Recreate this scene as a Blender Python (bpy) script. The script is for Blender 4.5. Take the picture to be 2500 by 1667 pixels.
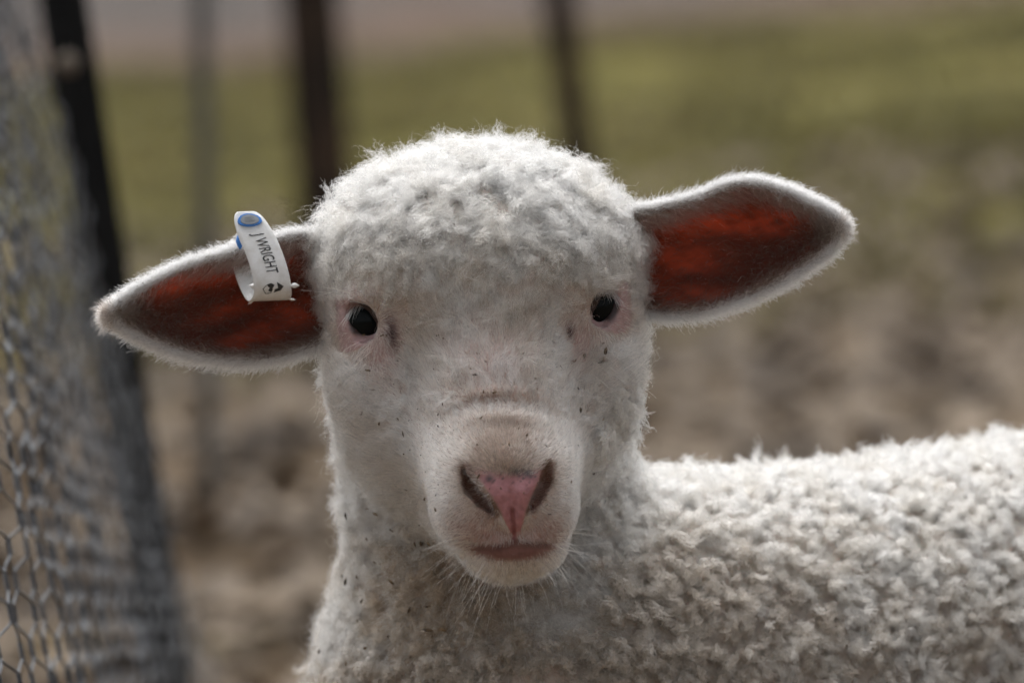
import bpy, bmesh, math, random
import numpy as np
from mathutils import Vector, Matrix

rng = np.random.default_rng(7)
random.seed(7)
scene = bpy.context.scene
COL = scene.collection
for o in list(bpy.data.objects):
    bpy.data.objects.remove(o)

# ------------------------------------------------------------------ camera
S = 0.192e-3                      # metres per photo pixel at the lamb's eyes
LENS = 200.0
D0 = S * 2500 * LENS / 36.0       # distance camera -> lamb's eyes
CAM_H = 0.81
PITCH = math.radians(5.5)
ROLL = math.radians(5.0)
FWD = np.array([0, math.cos(PITCH), -math.sin(PITCH)])
_r0 = np.array([1.0, 0, 0]); _u0 = np.array([0, math.sin(PITCH), math.cos(PITCH)])
RGT = math.cos(ROLL) * _r0 - math.sin(ROLL) * _u0
UPV = math.cos(ROLL) * _u0 + math.sin(ROLL) * _r0
CPOS = np.array([0, 0, CAM_H])
cam = bpy.data.cameras.new('camera')
cam.lens = LENS; cam.sensor_width = 36.0
cam.clip_start = 0.05; cam.clip_end = 2000
cam.dof.use_dof = True
cam.dof.focus_distance = D0 - 130 * S
cam.dof.aperture_fstop = 6.8
camo = bpy.data.objects.new('camera', cam); COL.objects.link(camo)
camo.matrix_world = Matrix((
    (RGT[0], UPV[0], -FWD[0], CPOS[0]),
    (RGT[1], UPV[1], -FWD[1], CPOS[1]),
    (RGT[2], UPV[2], -FWD[2], CPOS[2]),
    (0, 0, 0, 1)))
scene.camera = camo

# ------------------------------------------------------------------ sky and sun (overcast, light from above and behind the lamb)
SUN_EL, SUN_AZ = math.radians(68), math.radians(-12)     # azimuth from +Y towards +X
world = bpy.data.worlds.new('World'); scene.world = world
world.use_nodes = True
nt = world.node_tree; nt.nodes.clear()
out = nt.nodes.new('ShaderNodeOutputWorld'); bg = nt.nodes.new('ShaderNodeBackground')
sky = nt.nodes.new('ShaderNodeTexSky'); sky.sky_type = 'NISHITA'; sky.sun_disc = False
sky.sun_elevation = SUN_EL; sky.sun_rotation = SUN_AZ
sky.air_density = 1.0; sky.dust_density = 4.0; sky.ozone_density = 1.0
hsv = nt.nodes.new('ShaderNodeHueSaturation'); hsv.inputs['Saturation'].default_value = 0.24
nt.links.new(sky.outputs[0], hsv.inputs['Color']); nt.links.new(hsv.outputs[0], bg.inputs['Color'])
bg.inputs['Strength'].default_value = 0.085
nt.links.new(bg.outputs[0], out.inputs['Surface'])
sl = bpy.data.lights.new('sun', 'SUN'); sl.energy = 1.3; sl.angle = math.radians(70); sl.color = (1.0, 0.995, 0.985)
so = bpy.data.objects.new('sun', sl); COL.objects.link(so)
sdir = Vector((math.cos(SUN_EL) * math.sin(SUN_AZ), math.cos(SUN_EL) * math.cos(SUN_AZ), math.sin(SUN_EL)))
so.rotation_euler = sdir.to_track_quat('Z', 'Y').to_euler(); so.location = (0, 4, 6)

scene.view_settings.view_transform = 'Standard'; scene.view_settings.look = 'None'
scene.view_settings.exposure = 0.95; scene.view_settings.gamma = 1.0
scene.view_settings.use_curve_mapping = False
scene.render.engine = 'CYCLES'
cy = scene.cycles
cy.max_bounces = 8; cy.diffuse_bounces = 4; cy.glossy_bounces = 6; cy.transmission_bounces = 7; cy.transparent_max_bounces = 6
cy.use_denoising = True; cy.use_adaptive_sampling = True; cy.adaptive_threshold = 0.05; cy.adaptive_min_samples = 16
cy.caustics_reflective = False; cy.caustics_refractive = False
scene.cycles_curves.shape = 'RIBBONS'
scene.cycles_curves.subdivisions = 1

# ------------------------------------------------------------------ helpers
def P(px, py, d):
    """photo-plane coordinates (pixels of the 2500 px photograph, d = pixels towards the camera from the eye plane) -> world"""
    px = np.asarray(px, float); py = np.asarray(py, float); d = np.asarray(d, float)
    depth = D0 - d * S
    x = (px - 1250.0) * S * depth / D0; y = (833.5 - py) * S * depth / D0
    return CPOS + x[..., None] * RGT + y[..., None] * UPV + depth[..., None] * FWD
def PD(px, py, depth):
    return P(px, py, (D0 - np.asarray(depth, float)) / S)
def to_px(w):
    v = np.asarray(w, float) - CPOS
    depth = v @ FWD
    return np.stack([1250 + (v @ RGT) / S * D0 / depth, 833.5 - (v @ UPV) / S * D0 / depth, (D0 - depth) / S], -1)
def smooth(a, b, x):
    t = np.clip((x - a) / (b - a), 0, 1); return t * t * (3 - 2 * t)
def gauss(x, y, cx, cy_, sx, sy, ang=0.0):
    c, s_ = math.cos(ang), math.sin(ang)
    u = (x - cx) * c + (y - cy_) * s_; v = -(x - cx) * s_ + (y - cy_) * c
    return np.exp(-0.5 * ((u / sx) ** 2 + (v / sy) ** 2))
class Noise3:
    """smooth pseudo-random field: a sum of sines"""
    def __init__(self, seed, scale, n=14):
        r = np.random.default_rng(seed)
        k = r.normal(size=(n, 3)); k /= np.linalg.norm(k, axis=1, keepdims=True)
        self.k = k * (r.uniform(0.6, 1.7, (n, 1)) * 2 * math.pi / scale); self.p = r.uniform(0, 6.28, n); self.n = n
    def __call__(self, pts):
        return np.sin(pts @ self.k.T + self.p).sum(1) / math.sqrt(self.n / 2)
def norm(v):
    return v / np.maximum(np.linalg.norm(v, axis=-1, keepdims=True), 1e-12)
def polyline(pts, t):
    pts = np.asarray(pts, float)
    seg = np.r_[0, np.cumsum(np.linalg.norm(np.diff(pts[:, :2], axis=0), axis=1))]; seg /= seg[-1]
    t = np.asarray(t, float)
    # Catmull-Rom through the points
    i = np.clip(np.searchsorted(seg, t, side='right') - 1, 0, len(pts) - 2)
    u = ((t - seg[i]) / (seg[i + 1] - seg[i]))[:, None]
    p0 = pts[np.maximum(i - 1, 0)]; p1 = pts[i]; p2 = pts[i + 1]; p3 = pts[np.minimum(i + 2, len(pts) - 1)]
    return 0.5 * (2 * p1 + (p2 - p0) * u + (2 * p0 - 5 * p1 + 4 * p2 - p3) * u ** 2 + (3 * p1 - p0 - 3 * p2 + p3) * u ** 3)
def tag(o, label=None, cat=None, group=None, kind=None):
    if label: o['label'] = label
    if cat: o['category'] = cat
    if group: o['group'] = group
    if kind: o['kind'] = kind
    return o
def link(name, data, parent=None):
    o = bpy.data.objects.new(name, data); COL.objects.link(o)
    if parent is not None: o.parent = parent
    return o
def mesh(name, verts, faces, m=None, parent=None, smooth_=True):
    me = bpy.data.meshes.new(name)
    me.from_pydata(np.asarray(verts, float).tolist(), [], [tuple(int(i) for i in f) for f in faces])
    me.update()
    if smooth_: me.polygons.foreach_set('use_smooth', [True] * len(me.polygons))
    if m: me.materials.append(m)
    return link(name, me, parent)
def fast_mesh(name, V, Q, m=None, parent=None, smooth_=True):
    V = np.asarray(V, np.float32); Q = np.asarray(Q, np.int32); n = Q.shape[1]
    me = bpy.data.meshes.new(name)
    me.vertices.add(len(V)); me.vertices.foreach_set('co', V.ravel())
    me.loops.add(Q.size); me.loops.foreach_set('vertex_index', Q.ravel())
    me.polygons.add(len(Q)); me.polygons.foreach_set('loop_start', np.arange(0, Q.size, n, dtype=np.int32))
    me.polygons.foreach_set('use_smooth', np.full(len(Q), smooth_))
    me.update(calc_edges=True); me.validate()
    if m: me.materials.append(m)
    return link(name, me, parent)
def color_attr(me, name, cols):
    a = me.attributes.new(name, 'FLOAT_COLOR', 'POINT')
    c = np.ones((len(cols), 4), np.float32); c[:, :3] = cols
    a.data.foreach_set('color', c.ravel())
def empty(name, loc):
    o = bpy.data.objects.new(name, None); COL.objects.link(o); o.location = loc; o.empty_display_size = 0.05
    return o
def keep(o, parent):                       # parent without moving
    o.parent = parent; o.matrix_parent_inverse = Matrix.Translation(parent.location).inverted()
    return o

# ------------------------------------------------------------------ materials
def mat(name):
    m = bpy.data.materials.new(name); m.use_nodes = True
    t = m.node_tree; t.nodes.clear()
    o = t.nodes.new('ShaderNodeOutputMaterial')
    return m, t, o
def N(t, typ, **kw):
    n = t.nodes.new(typ)
    for k, v in kw.items():
        if k in n.inputs: n.inputs[k].default_value = v
        else: setattr(n, k, v)
    return n
def principled(name, color, rough=0.6, metal=0.0, spec=0.5, noise=None, bump=0.0, color2=None, scale=20.0, detail=4.0, coat=0.0):
    m, t, o = mat(name)
    b = N(t, 'ShaderNodeBsdfPrincipled', Roughness=rough, Metallic=metal)
    b.inputs['Specular IOR Level'].default_value = spec
    b.inputs['Coat Weight'].default_value = coat
    b.inputs['Base Color'].default_value = (*color, 1)
    if color2 is not None or bump:
        tc = N(t, 'ShaderNodeTexCoord')
        nz = N(t, 'ShaderNodeTexNoise', Scale=scale, Detail=detail, Roughness=0.6)
        t.links.new(tc.outputs['Object'], nz.inputs['Vector'])
        if color2 is not None:
            r = N(t, 'ShaderNodeValToRGB'); r.color_ramp.elements[0].position = 0.38; r.color_ramp.elements[1].position = 0.64
            r.color_ramp.elements[0].color = (*color, 1); r.color_ramp.elements[1].color = (*color2, 1)
            t.links.new(nz.outputs['Fac'], r.inputs['Fac']); t.links.new(r.outputs[0], b.inputs['Base Color'])
        if bump:
            bp = N(t, 'ShaderNodeBump', Strength=bump, Distance=0.002)
            t.links.new(nz.outputs['Fac'], bp.inputs['Height']); t.links.new(bp.outputs[0], b.inputs['Normal'])
    t.links.new(b.outputs[0], o.inputs['Surface'])
    return m
def hair_mat(name, rough=0.45, radial=0.65):
    """wool and hair: fibres that scatter and let light through; each strand carries its own colour"""
    m, t, o = mat(name)
    at = N(t, 'ShaderNodeAttribute', attribute_name='tint')
    h = N(t, 'ShaderNodeBsdfHairPrincipled'); h.parametrization = 'COLOR'
    h.inputs['Roughness'].default_value = rough; h.inputs['Radial Roughness'].default_value = radial
    t.links.new(at.outputs['Color'], h.inputs['Color']); t.links.new(h.outputs[0], o.inputs['Surface'])
    return m
M_WOOL = hair_mat('wool')
M_HAIR = hair_mat('face_hair', 0.4, 0.6)

# ------------------------------------------------------------------ ground
def ground_material():
    m, t, o = mat('paddock_ground')
    b = N(t, 'ShaderNodeBsdfPrincipled', Roughness=0.95); b.inputs['Specular IOR Level'].default_value = 0.1
    g = N(t, 'ShaderNodeNewGeometry'); sep = N(t, 'ShaderNodeSeparateXYZ'); t.links.new(g.outputs['Position'], sep.inputs[0])
    def noise(scale, detail=5, rough=0.6):
        n = N(t, 'ShaderNodeTexNoise', Scale=scale, Detail=detail, Roughness=rough); t.links.new(g.outputs['Position'], n.inputs['Vector']); return n
    def ramp(src, stops):
        r = N(t, 'ShaderNodeValToRGB'); els = r.color_ramp.elements
        while len(els) < len(stops): els.new(0.5)
        for e, (p, c) in zip(els, stops): e.position = p; e.color = (*c, 1)
        t.links.new(src, r.inputs['Fac']); return r
    def math_(op, a, bb):
        n = N(t, 'ShaderNodeMath', operation=op)
        for i, v in enumerate((a, bb)):
            if isinstance(v, (int, float)): n.inputs[i].default_value = v
            else: t.links.new(v, n.inputs[i])
        return n.outputs[0]
    def mix(f, a, c):
        n = N(t, 'ShaderNodeMix', data_type='RGBA'); t.links.new(f, n.inputs[0]); t.links.new(a, n.inputs[6]); t.links.new(c, n.inputs[7]); return n.outputs[2]
    dirt = ramp(noise(5.5, 6, 0.62).outputs['Fac'], [(0.35, (0.056, 0.038, 0.024)), (0.46, (0.110, 0.078, 0.049)), (0.56, (0.165, 0.119, 0.077)), (0.67, (0.255, 0.196, 0.135))])
    grass = ramp(noise(2.6, 5, 0.6).outputs['Fac'], [(0.34, (0.071, 0.066, 0.021)), (0.47, (0.130, 0.116, 0.032)), (0.60, (0.181, 0.154, 0.047)), (0.74, (0.185, 0.154, 0.076))])
    gravel = ramp(noise(1.6, 6, 0.7).outputs['Fac'], [(0.32, (0.060, 0.053, 0.049)), (0.5, (0.102, 0.088, 0.080)), (0.68, (0.140, 0.118, 0.103))])
    clay = ramp(noise(1.2, 4).outputs['Fac'], [(0.3, (0.115, 0.082, 0.063)), (0.7, (0.170, 0.122, 0.095))])
    wob = noise(0.55, 3); wob2 = noise(2.4, 4)
    y1 = math_('ADD', sep.outputs['Y'], math_('MULTIPLY', math_('SUBTRACT', wob.outputs['Fac'], 0.5), 3.0))
    y1 = math_('ADD', y1, math_('MULTIPLY', math_('SUBTRACT', wob2.outputs['Fac'], 0.5), 2.0))
    
    def step(v, a, c):
        n = N(t, 'ShaderNodeMapRange'); n.inputs['From Min'].default_value = a; n.inputs['From Max'].default_value = c; t.links.new(v, n.inputs['Value']); return n.outputs[0]
    tuft = math_('MULTIPLY', step(noise(1.7, 5, 0.6).outputs['Fac'], 0.56, 0.68), 0.6)
    c0 = mix(tuft, dirt.outputs[0], grass.outputs[0])
    c1 = mix(step(y1, 8.3, 9.5), c0, grass.outputs[0])
    c2 = mix(step(y1, 18.0, 19.2), c1, clay.outputs[0])
    c3 = mix(step(y1, 20.2, 22.0), c2, gravel.outputs[0])
    t.links.new(c3, b.inputs['Base Color'])
    bp = N(t, 'ShaderNodeBump', Strength=0.8, Distance=0.03); t.links.new(noise(14, 6).outputs['Fac'], bp.inputs['Height']); t.links.new(bp.outputs[0], b.inputs['Normal'])
    t.links.new(b.outputs[0], o.inputs['Surface'])
    return m
gn = 160
gx = np.concatenate([np.linspace(-400, -8, 14)[:-1], np.linspace(-8, 8, 90), np.linspace(8, 400, 14)[1:]])
gy = np.concatenate([np.linspace(-300, -1, 8)[:-1], np.linspace(-1, 28, 130), np.linspace(28, 900, 20)[1:]])
GX, GY = np.meshgrid(gx, gy, indexing='ij')
gp = np.stack([GX.ravel(), GY.ravel(), 0 * GX.ravel()], 1)
def ground_z(x, y):
    p = np.stack([np.ravel(x), np.ravel(y), 0 * np.ravel(x)], 1)
    return (0.022 * Noise3(3, 1.4)(p) + 0.012 * Noise3(4, 0.5)(p)) * smooth(2.2, 5.5, p[:, 1])
gp[:, 2] = ground_z(gp[:, 0], gp[:, 1])
nx, ny = len(gx), len(gy)
ii, jj = np.meshgrid(np.arange(nx - 1), np.arange(ny - 1), indexing='ij'); a = (ii * ny + jj).ravel()
ground = fast_mesh('ground', gp, np.stack([a, a + ny, a + ny + 1, a + 1], 1), ground_material())
tag(ground, 'brown bare paddock ground running back to worn olive grass', 'ground', kind='structure')

# ------------------------------------------------------------------ signed distance field of the lamb (units: photo pixels, x right, y down, d towards the camera)
def axis(*segs):
    out_ = []
    for a_, b_, st in segs:
        n = max(1, int(round((b_ - a_) / st))); out_.append(np.linspace(a_, b_, n, endpoint=False))
    out_.append([segs[-1][1]]); return np.concatenate(out_)
AX = axis((330, 760, 26), (760, 840, 9), (840, 1540, 5), (1540, 1640, 9), (1640, 4000, 30))
AY = axis((270, 660, 9), (660, 1440, 5), (1440, 1560, 12), (1560, 3960, 30))
AD = axis((-2500, -420, 30), (-420, -110, 9), (-110, 420, 5), (420, 480, 15))
F = np.full((len(AX), len(AY), len(AD)), 400.0, np.float32)
def sub(lo, hi, m=90):
    sl = []
    for A, l, h in zip((AX, AY, AD), lo, hi):
        i0 = max(0, np.searchsorted(A, l - m) - 1); i1 = min(len(A), np.searchsorted(A, h + m) + 1); sl.append(slice(i0, i1))
    X = AX[sl[0]][:, None, None].astype(np.float32); Y = AY[sl[1]][None, :, None].astype(np.float32); Z = AD[sl[2]][None, None, :].astype(np.float32)
    return tuple(sl), X, Y, Z
def rotm(ax_, ang):
    return np.array(Matrix.Rotation(ang, 3, ax_))
def ell_f(X, Y, Z, c, r, R=None):
    x, y, z = X - c[0], Y - c[1], Z - c[2]
    if R is not None:
        x, y, z = (R[0, 0] * x + R[0, 1] * y + R[0, 2] * z, R[1, 0] * x + R[1, 1] * y + R[1, 2] * z, R[2, 0] * x + R[2, 1] * y + R[2, 2] * z)
    q0 = np.sqrt((x / r[0]) ** 2 + (y / r[1]) ** 2 + (z / r[2]) ** 2)
    q1 = np.sqrt((x / r[0] ** 2) ** 2 + (y / r[1] ** 2) ** 2 + (z / r[2] ** 2) ** 2)
    return q0 * (q0 - 1) / np.maximum(q1, 1e-6)
def cone_f(X, Y, Z, a_, b_, ra, rb):
    a_, b_ = np.asarray(a_, float), np.asarray(b_, float); ab = b_ - a_; L = ab @ ab
    t = np.clip(((X - a_[0]) * ab[0] + (Y - a_[1]) * ab[1] + (Z - a_[2]) * ab[2]) / L, 0, 1)
    return np.sqrt((X - a_[0] - t * ab[0]) ** 2 + (Y - a_[1] - t * ab[1]) ** 2 + (Z - a_[2] - t * ab[2]) ** 2) - (ra + (rb - ra) * t)
def smin(a_, b_, k):
    h = np.clip(0.5 + 0.5 * (b_ - a_) / k, 0, 1); return b_ + (a_ - b_) * h - k * h * (1 - h)
def add_ell(c, r, k=60, R=None):
    m = max(r) if R is not None else None
    rr = (m, m, m) if m else r
    sl, X, Y, Z = sub([c[i] - rr[i] for i in range(3)], [c[i] + rr[i] for i in range(3)], k + 60)
    F[sl] = smin(F[sl], ell_f(X, Y, Z, c, r, R), k)
def add_cone(a_, b_, ra, rb, k=60):
    rm = max(ra, rb)
    sl, X, Y, Z = sub([min(a_[i], b_[i]) - rm for i in range(3)], [max(a_[i], b_[i]) + rm for i in range(3)], k + 60)
    F[sl] = smin(F[sl], cone_f(X, Y, Z, a_, b_, ra, rb), k)
def cut_ell(c, r, k=10, R=None):
    m = max(r); sl, X, Y, Z = sub([c[i] - m for i in range(3)], [c[i] + m for i in range(3)], k + 30)
    F[sl] = -smin(-F[sl], ell_f(X, Y, Z, c, r, R), k)
def cut_cone(a_, b_, ra, rb, k=10):
    rm = max(ra, rb)
    sl, X, Y, Z = sub([min(a_[i], b_[i]) - rm for i in range(3)], [max(a_[i], b_[i]) + rm for i in range(3)], k + 30)
    F[sl] = -smin(-F[sl], cone_f(X, Y, Z, a_, b_, ra, rb), k)
def bump(c, s_, amp):
    sl, X, Y, Z = sub([c[i] - 3 * s_[i] for i in range(3)], [c[i] + 3 * s_[i] for i in range(3)], 0)
    F[sl] -= amp * np.exp(-0.5 * (((X - c[0]) / s_[0]) ** 2 + ((Y - c[1]) / s_[1]) ** 2 + ((Z - c[2]) / s_[2]) ** 2))

# trunk, neck, legs
add_cone((1330, 1728, -700), (2000, 1752, -980), 560, 575, 80); add_cone((2000, 1752, -980), (2950, 1606, -1370), 575, 592, 80)
add_ell((1330, 1900, -640), (400, 430, 330), 120)
add_cone((1172, 1000, -480), (1240, 1850, -690), 338, 350, 110)
def gpx(px_, py_, d_):                                     # the ground point under a place in the body
    w = P(px_, py_, d_); w = np.array([w[0], w[1], 0.0]); return w
for (hx, hy, hd, hind) in ((1110, 2020, -480, 0), (1560, 2050, -900, 0), (2720, 2000, -1020, 1), (3080, 2000, -1500, 1)):
    g = gpx(hx, hy, hd); top = P(hx, hy, hd)
    fwd = norm(P(1300, 1790, -700) - P(2900, 1690, -1350)); fwd[2] = 0
    if hind:
        k1 = to_px(g + fwd * 0.05 + np.array([0, 0, 0.235])); k2 = to_px(g - fwd * 0.045 + np.array([0, 0, 0.135]))
    else:
        k1 = to_px(g - fwd * 0.015 + np.array([0, 0, 0.225])); k2 = to_px(g + fwd * 0.004 + np.array([0, 0, 0.12]))
    k3 = to_px(g + fwd * 0.0 + np.array([0, 0, 0.035])); k4 = to_px(g + fwd * 0.022 + np.array([0, 0, 0.020]))
    add_cone((hx, hy, hd), k1, 230 if hind else 190, 125, 110)
    add_cone(k1, k2, 120, 72, 50); add_cone(k2, k3, 66, 60, 30); add_cone(k3, k4, 68, 84, 30)
add_cone((3420, 1560, -1560), (3560, 2000, -1660), 90, 60, 90)      # tail
# skull, face wedge, muzzle, jaw
add_ell((1170, 655, -170), (386, 283, 330), 90)
add_cone((1182, 730, -80), (1230, 1150, 195), 215, 160, 90)
add_ell((940, 850, -110), (130, 150, 170), 90)
add_ell((1440, 835, -120), (120, 150, 165), 90)
add_ell((1005, 1000, -190), (172, 205, 220), 90)
add_ell((1372, 975, -195), (146, 200, 220), 90)
add_cone((1240, 1290, 130), (1190, 1090, -200), 120, 235, 90)
add_ell((1226, 1165, 205), (166, 150, 168), 60)                     # muzzle
add_ell((1160, 1246, 222), (102, 98, 112), 45)
add_ell((1314, 1242, 222), (90, 100, 112), 45)
add_ell((1256, 1332, 190), (124, 82, 136), 34)                     # lower jaw and chin
add_cone((990, 950, -70), (1125, 1115, 105), 118, 100, 80); add_cone((1405, 935, -80), (1325, 1108, 105), 112, 96, 80)
# bridge flat top and brow
bump((1195, 860, 200), (110, 120, 90), 16)
bump((1185, 690, 110), (200, 70, 100), 18)
bump((930, 690, 0), (60, 30, 70), 20); bump((1420, 665, -5), (55, 30, 70), 20)
bump((1010, 800, 60), (55, 80, 70), 14); bump((1370, 790, 60), (50, 80, 70), 14)
# sunken cheek lines beside the muzzle
bump((1035, 1030, 110), (50, 100, 70), -9); bump((1400, 1030, 110), (46, 100, 70), -10)
# skin folds across the bridge
for yy, am in ((1012, 7), (977, -7), (952, 5), (930, -3)):
    sl, X, Y, Z = sub((1040, yy - 60, 100), (1400, yy + 90, 420), 0)
    yc = yy + ((X - 1218) / 125.0) ** 2 * 30
    F[sl] -= am * np.exp(-0.5 * ((Y - yc) / 12.0) ** 2 - 0.5 * ((X - 1212 - 0.4 * (yy - 970)) / 66.0) ** 2)
# nose pad: a raised wedge between the nostrils
pad = [((1168, 1152, 330), 28), ((1240, 1135, 338), 44), ((1312, 1144, 326), 27), ((1198, 1180, 350), 28), ((1222, 1206, 356), 30), ((1272, 1204, 356), 30), ((1300, 1176, 348), 26), ((1238, 1244, 348), 22), ((1264, 1242, 348), 22), ((1253, 1268, 336), 22)]
for c, r in pad: add_ell(c, (r, r, r * 0.9), 26)
# nostrils
for pts in (((1136, 1118), (1138, 1150), (1156, 1188), (1184, 1220), (1208, 1244)), ((1340, 1108), (1338, 1140), (1325, 1176), (1306, 1208), (1290, 1236))):
    rr = (4, 8, 16, 15, 7)
    for i in range(1, 4):
        a_, b_ = pts[i], pts[i + 1]; dd = (335, 330, 330, 335, 332)
        cut_cone((*a_, dd[i] + 8), (*b_, dd[i + 1] + 8), rr[i] * 1.3, rr[i + 1] * 1.3, 16)
# philtrum and mouth
cut_cone((1248, 1190, 388), (1252, 1248, 374), 6, 9, 10)
cut_cone((1252, 1248, 366), (1256, 1318, 352), 6, 9, 10)
ml = [((1116, 1322, 262), 2), ((1160, 1337, 304), 6), ((1211, 1338, 334), 11), ((1256, 1330, 346), 16), ((1295, 1332, 338), 12), ((1339, 1329, 306), 6), ((1380, 1316, 262), 2)]
for (a_, ra), (b_, rb) in zip(ml[:-1], ml[1:]): cut_cone(a_, b_, ra, rb, 10)
cut_ell((1250, 1346, 350), (70, 15, 26), 12)
# eyes: lids round the balls, then the openings
EYES = {'left': dict(c=(900, 784, -30), r=60, g=norm(np.array([-0.22, -0.04, 0.97])), open=(50, 58), tilt=-0.55,
                     up=[(843, 775), (850, 752), (864, 737), (884, 733), (904, 742), (920, 762), (930, 788)], lo=[(846, 788), (862, 812), (884, 827), (908, 823), (928, 808), (932, 790)]),
        'right': dict(c=(1452, 748, -32), r=60, g=norm(np.array([0.34, -0.04, 0.94])), open=(42, 60), tilt=0.55,
                      up=[(1433, 768), (1448, 732), (1464, 706), (1488, 693), (1508, 702), (1514, 722)], lo=[(1434, 772), (1450, 786), (1473, 794), (1492, 778), (1506, 748), (1513, 726)])}
for e in EYES.values():
    for key in ('up', 'lo'):
        a_ = np.array(e[key], float); m_ = np.array(e['c'][:2]) + e['g'][:2] * e['r']; l_ = np.array([0.74, 0.67]) if e['c'][0] < 1200 else np.array([-0.58, 0.81])
        w_ = a_ - m_; al = w_ @ l_; e[key] = m_ + 1.13 * al[:, None] * l_ + 0.93 * (w_ - al[:, None] * l_)
    c = np.array(e['c'], float); r = e['r']
    add_ell(c, (r + 5, r + 5, r + 5), 30)
    g = e['g']; t1 = norm(np.cross([0, 1, 0], g)); t2 = np.cross(g, t1)
    ct, st = math.cos(e['tilt']), math.sin(e['tilt'])
    R = np.stack([ct * t1 + st * t2, -st * t1 + ct * t2, g])
    cut_ell(c + g * (r + 12), (e['open'][0], e['open'][1], 42), 7, R)
    for pts, rad in ((e['up'], 12.0), (e['lo'], 8.0)):                 # the lids themselves
        pts = np.array(pts, float); q = np.clip((r + 7) ** 2 - ((pts - c[:2]) ** 2).sum(1), 150, None)
        p3 = np.c_[pts, c[2] + np.sqrt(q)]
        for k in range(len(p3) - 1): add_cone(p3[k], p3[k + 1], rad, rad, 9)
# upper lid roll, lower lid, inner corner furrow
bump((872, 726, 10), (46, 15, 60), 15); bump((1478, 690, 0), (40, 15, 60), 15)
cut_cone((955, 790, 24), (967, 842, 44), 15, 10, 12)
cut_cone((1396, 800, 24), (1390, 826, 36), 8, 6, 12)

def surface_nets(F, axes):
    ins = F < 0
    n = ins[:-1, :-1, :-1].astype(np.int8)
    cnt = np.zeros([s - 1 for s in F.shape], np.int8)
    for dx in (0, 1):
        for dy in (0, 1):
            for dz in (0, 1):
                cnt += ins[dx:F.shape[0] - 1 + dx, dy:F.shape[1] - 1 + dy, dz:F.shape[2] - 1 + dz]
    act = (cnt > 0) & (cnt < 8)
    idx = np.argwhere(act); nv = len(idx)
    vid = np.full(act.shape, -1, np.int32); vid[act] = np.arange(nv, dtype=np.int32)
    off = np.array([[a, b, c] for a in (0, 1) for b in (0, 1) for c in (0, 1)])
    val = np.stack([F[idx[:, 0] + o[0], idx[:, 1] + o[1], idx[:, 2] + o[2]] for o in off], 1)
    acc = np.zeros((nv, 3)); num = np.zeros(nv)
    for i in range(8):
        for j in range(i + 1, 8):
            if np.abs(off[i] - off[j]).sum() != 1: continue
            s_ = (val[:, i] < 0) != (val[:, j] < 0)
            t = np.where(s_, val[:, i] / np.where(s_, val[:, i] - val[:, j], 1), 0)
            acc += np.where(s_[:, None], off[i] + t[:, None] * (off[j] - off[i]), 0); num += s_
    fr = idx + acc / num[:, None]
    V = np.stack([np.interp(fr[:, k], np.arange(len(axes[k])), axes[k]) for k in range(3)], 1)
    Q = []
    for ax_ in range(3):
        a_ = [slice(None)] * 3; b_ = [slice(None)] * 3; a_[ax_] = slice(0, -1); b_[ax_] = slice(1, None)
        ch = ins[tuple(a_)] != ins[tuple(b_)]
        e = np.argwhere(ch); u, v = (ax_ + 1) % 3, (ax_ + 2) % 3
        ok = (e[:, u] > 0) & (e[:, v] > 0) & (e[:, u] < F.shape[u] - 1) & (e[:, v] < F.shape[v] - 1); e = e[ok]
        flip = ins[e[:, 0], e[:, 1], e[:, 2]]
        q = []
        for du, dv in ((1, 1), (0, 1), (0, 0), (1, 0)):
            c = e.copy(); c[:, u] -= du; c[:, v] -= dv; q.append(vid[c[:, 0], c[:, 1], c[:, 2]])
        q = np.stack(q, 1); q[~flip] = q[~flip][:, ::-1]; Q.append(q)
    return V, np.concatenate(Q)
VP, Q = surface_nets(F, (AX, AY, AD))
del F
VW = P(VP[:, 0], VP[:, 1], VP[:, 2])
def vnormals(V, Q):
    fn = np.cross(V[Q[:, 2]] - V[Q[:, 0]], V[Q[:, 3]] - V[Q[:, 1]])
    n = np.zeros_like(V)
    for k in range(4):
        for c in range(3): n[:, c] += np.bincount(Q[:, k], fn[:, c], len(V))
    return norm(n)
def relax(V, Q, it=2, lam=0.5):
    for _ in range(it):
        s_ = np.zeros_like(V); n = np.bincount(Q.ravel(), minlength=len(V)).astype(float)[:, None] * 2
        for k in range(4):
            nb = V[Q[:, (k + 1) % 4]] + V[Q[:, (k - 1) % 4]]
            for c in range(3): s_[:, c] += np.bincount(Q[:, k], nb[:, c], len(V))
        V = V + lam * (s_ / n - V)
    return V
VW = relax(VW, Q, 2)
VP = to_px(VW)
NW = vnormals(VW, Q)
cen = P(1190, 900, -250)
if ((NW * (VW - P(1300, 1200, -500))).sum(1)).mean() < 0:
    Q = Q[:, ::-1].copy(); NW = -NW

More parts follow.
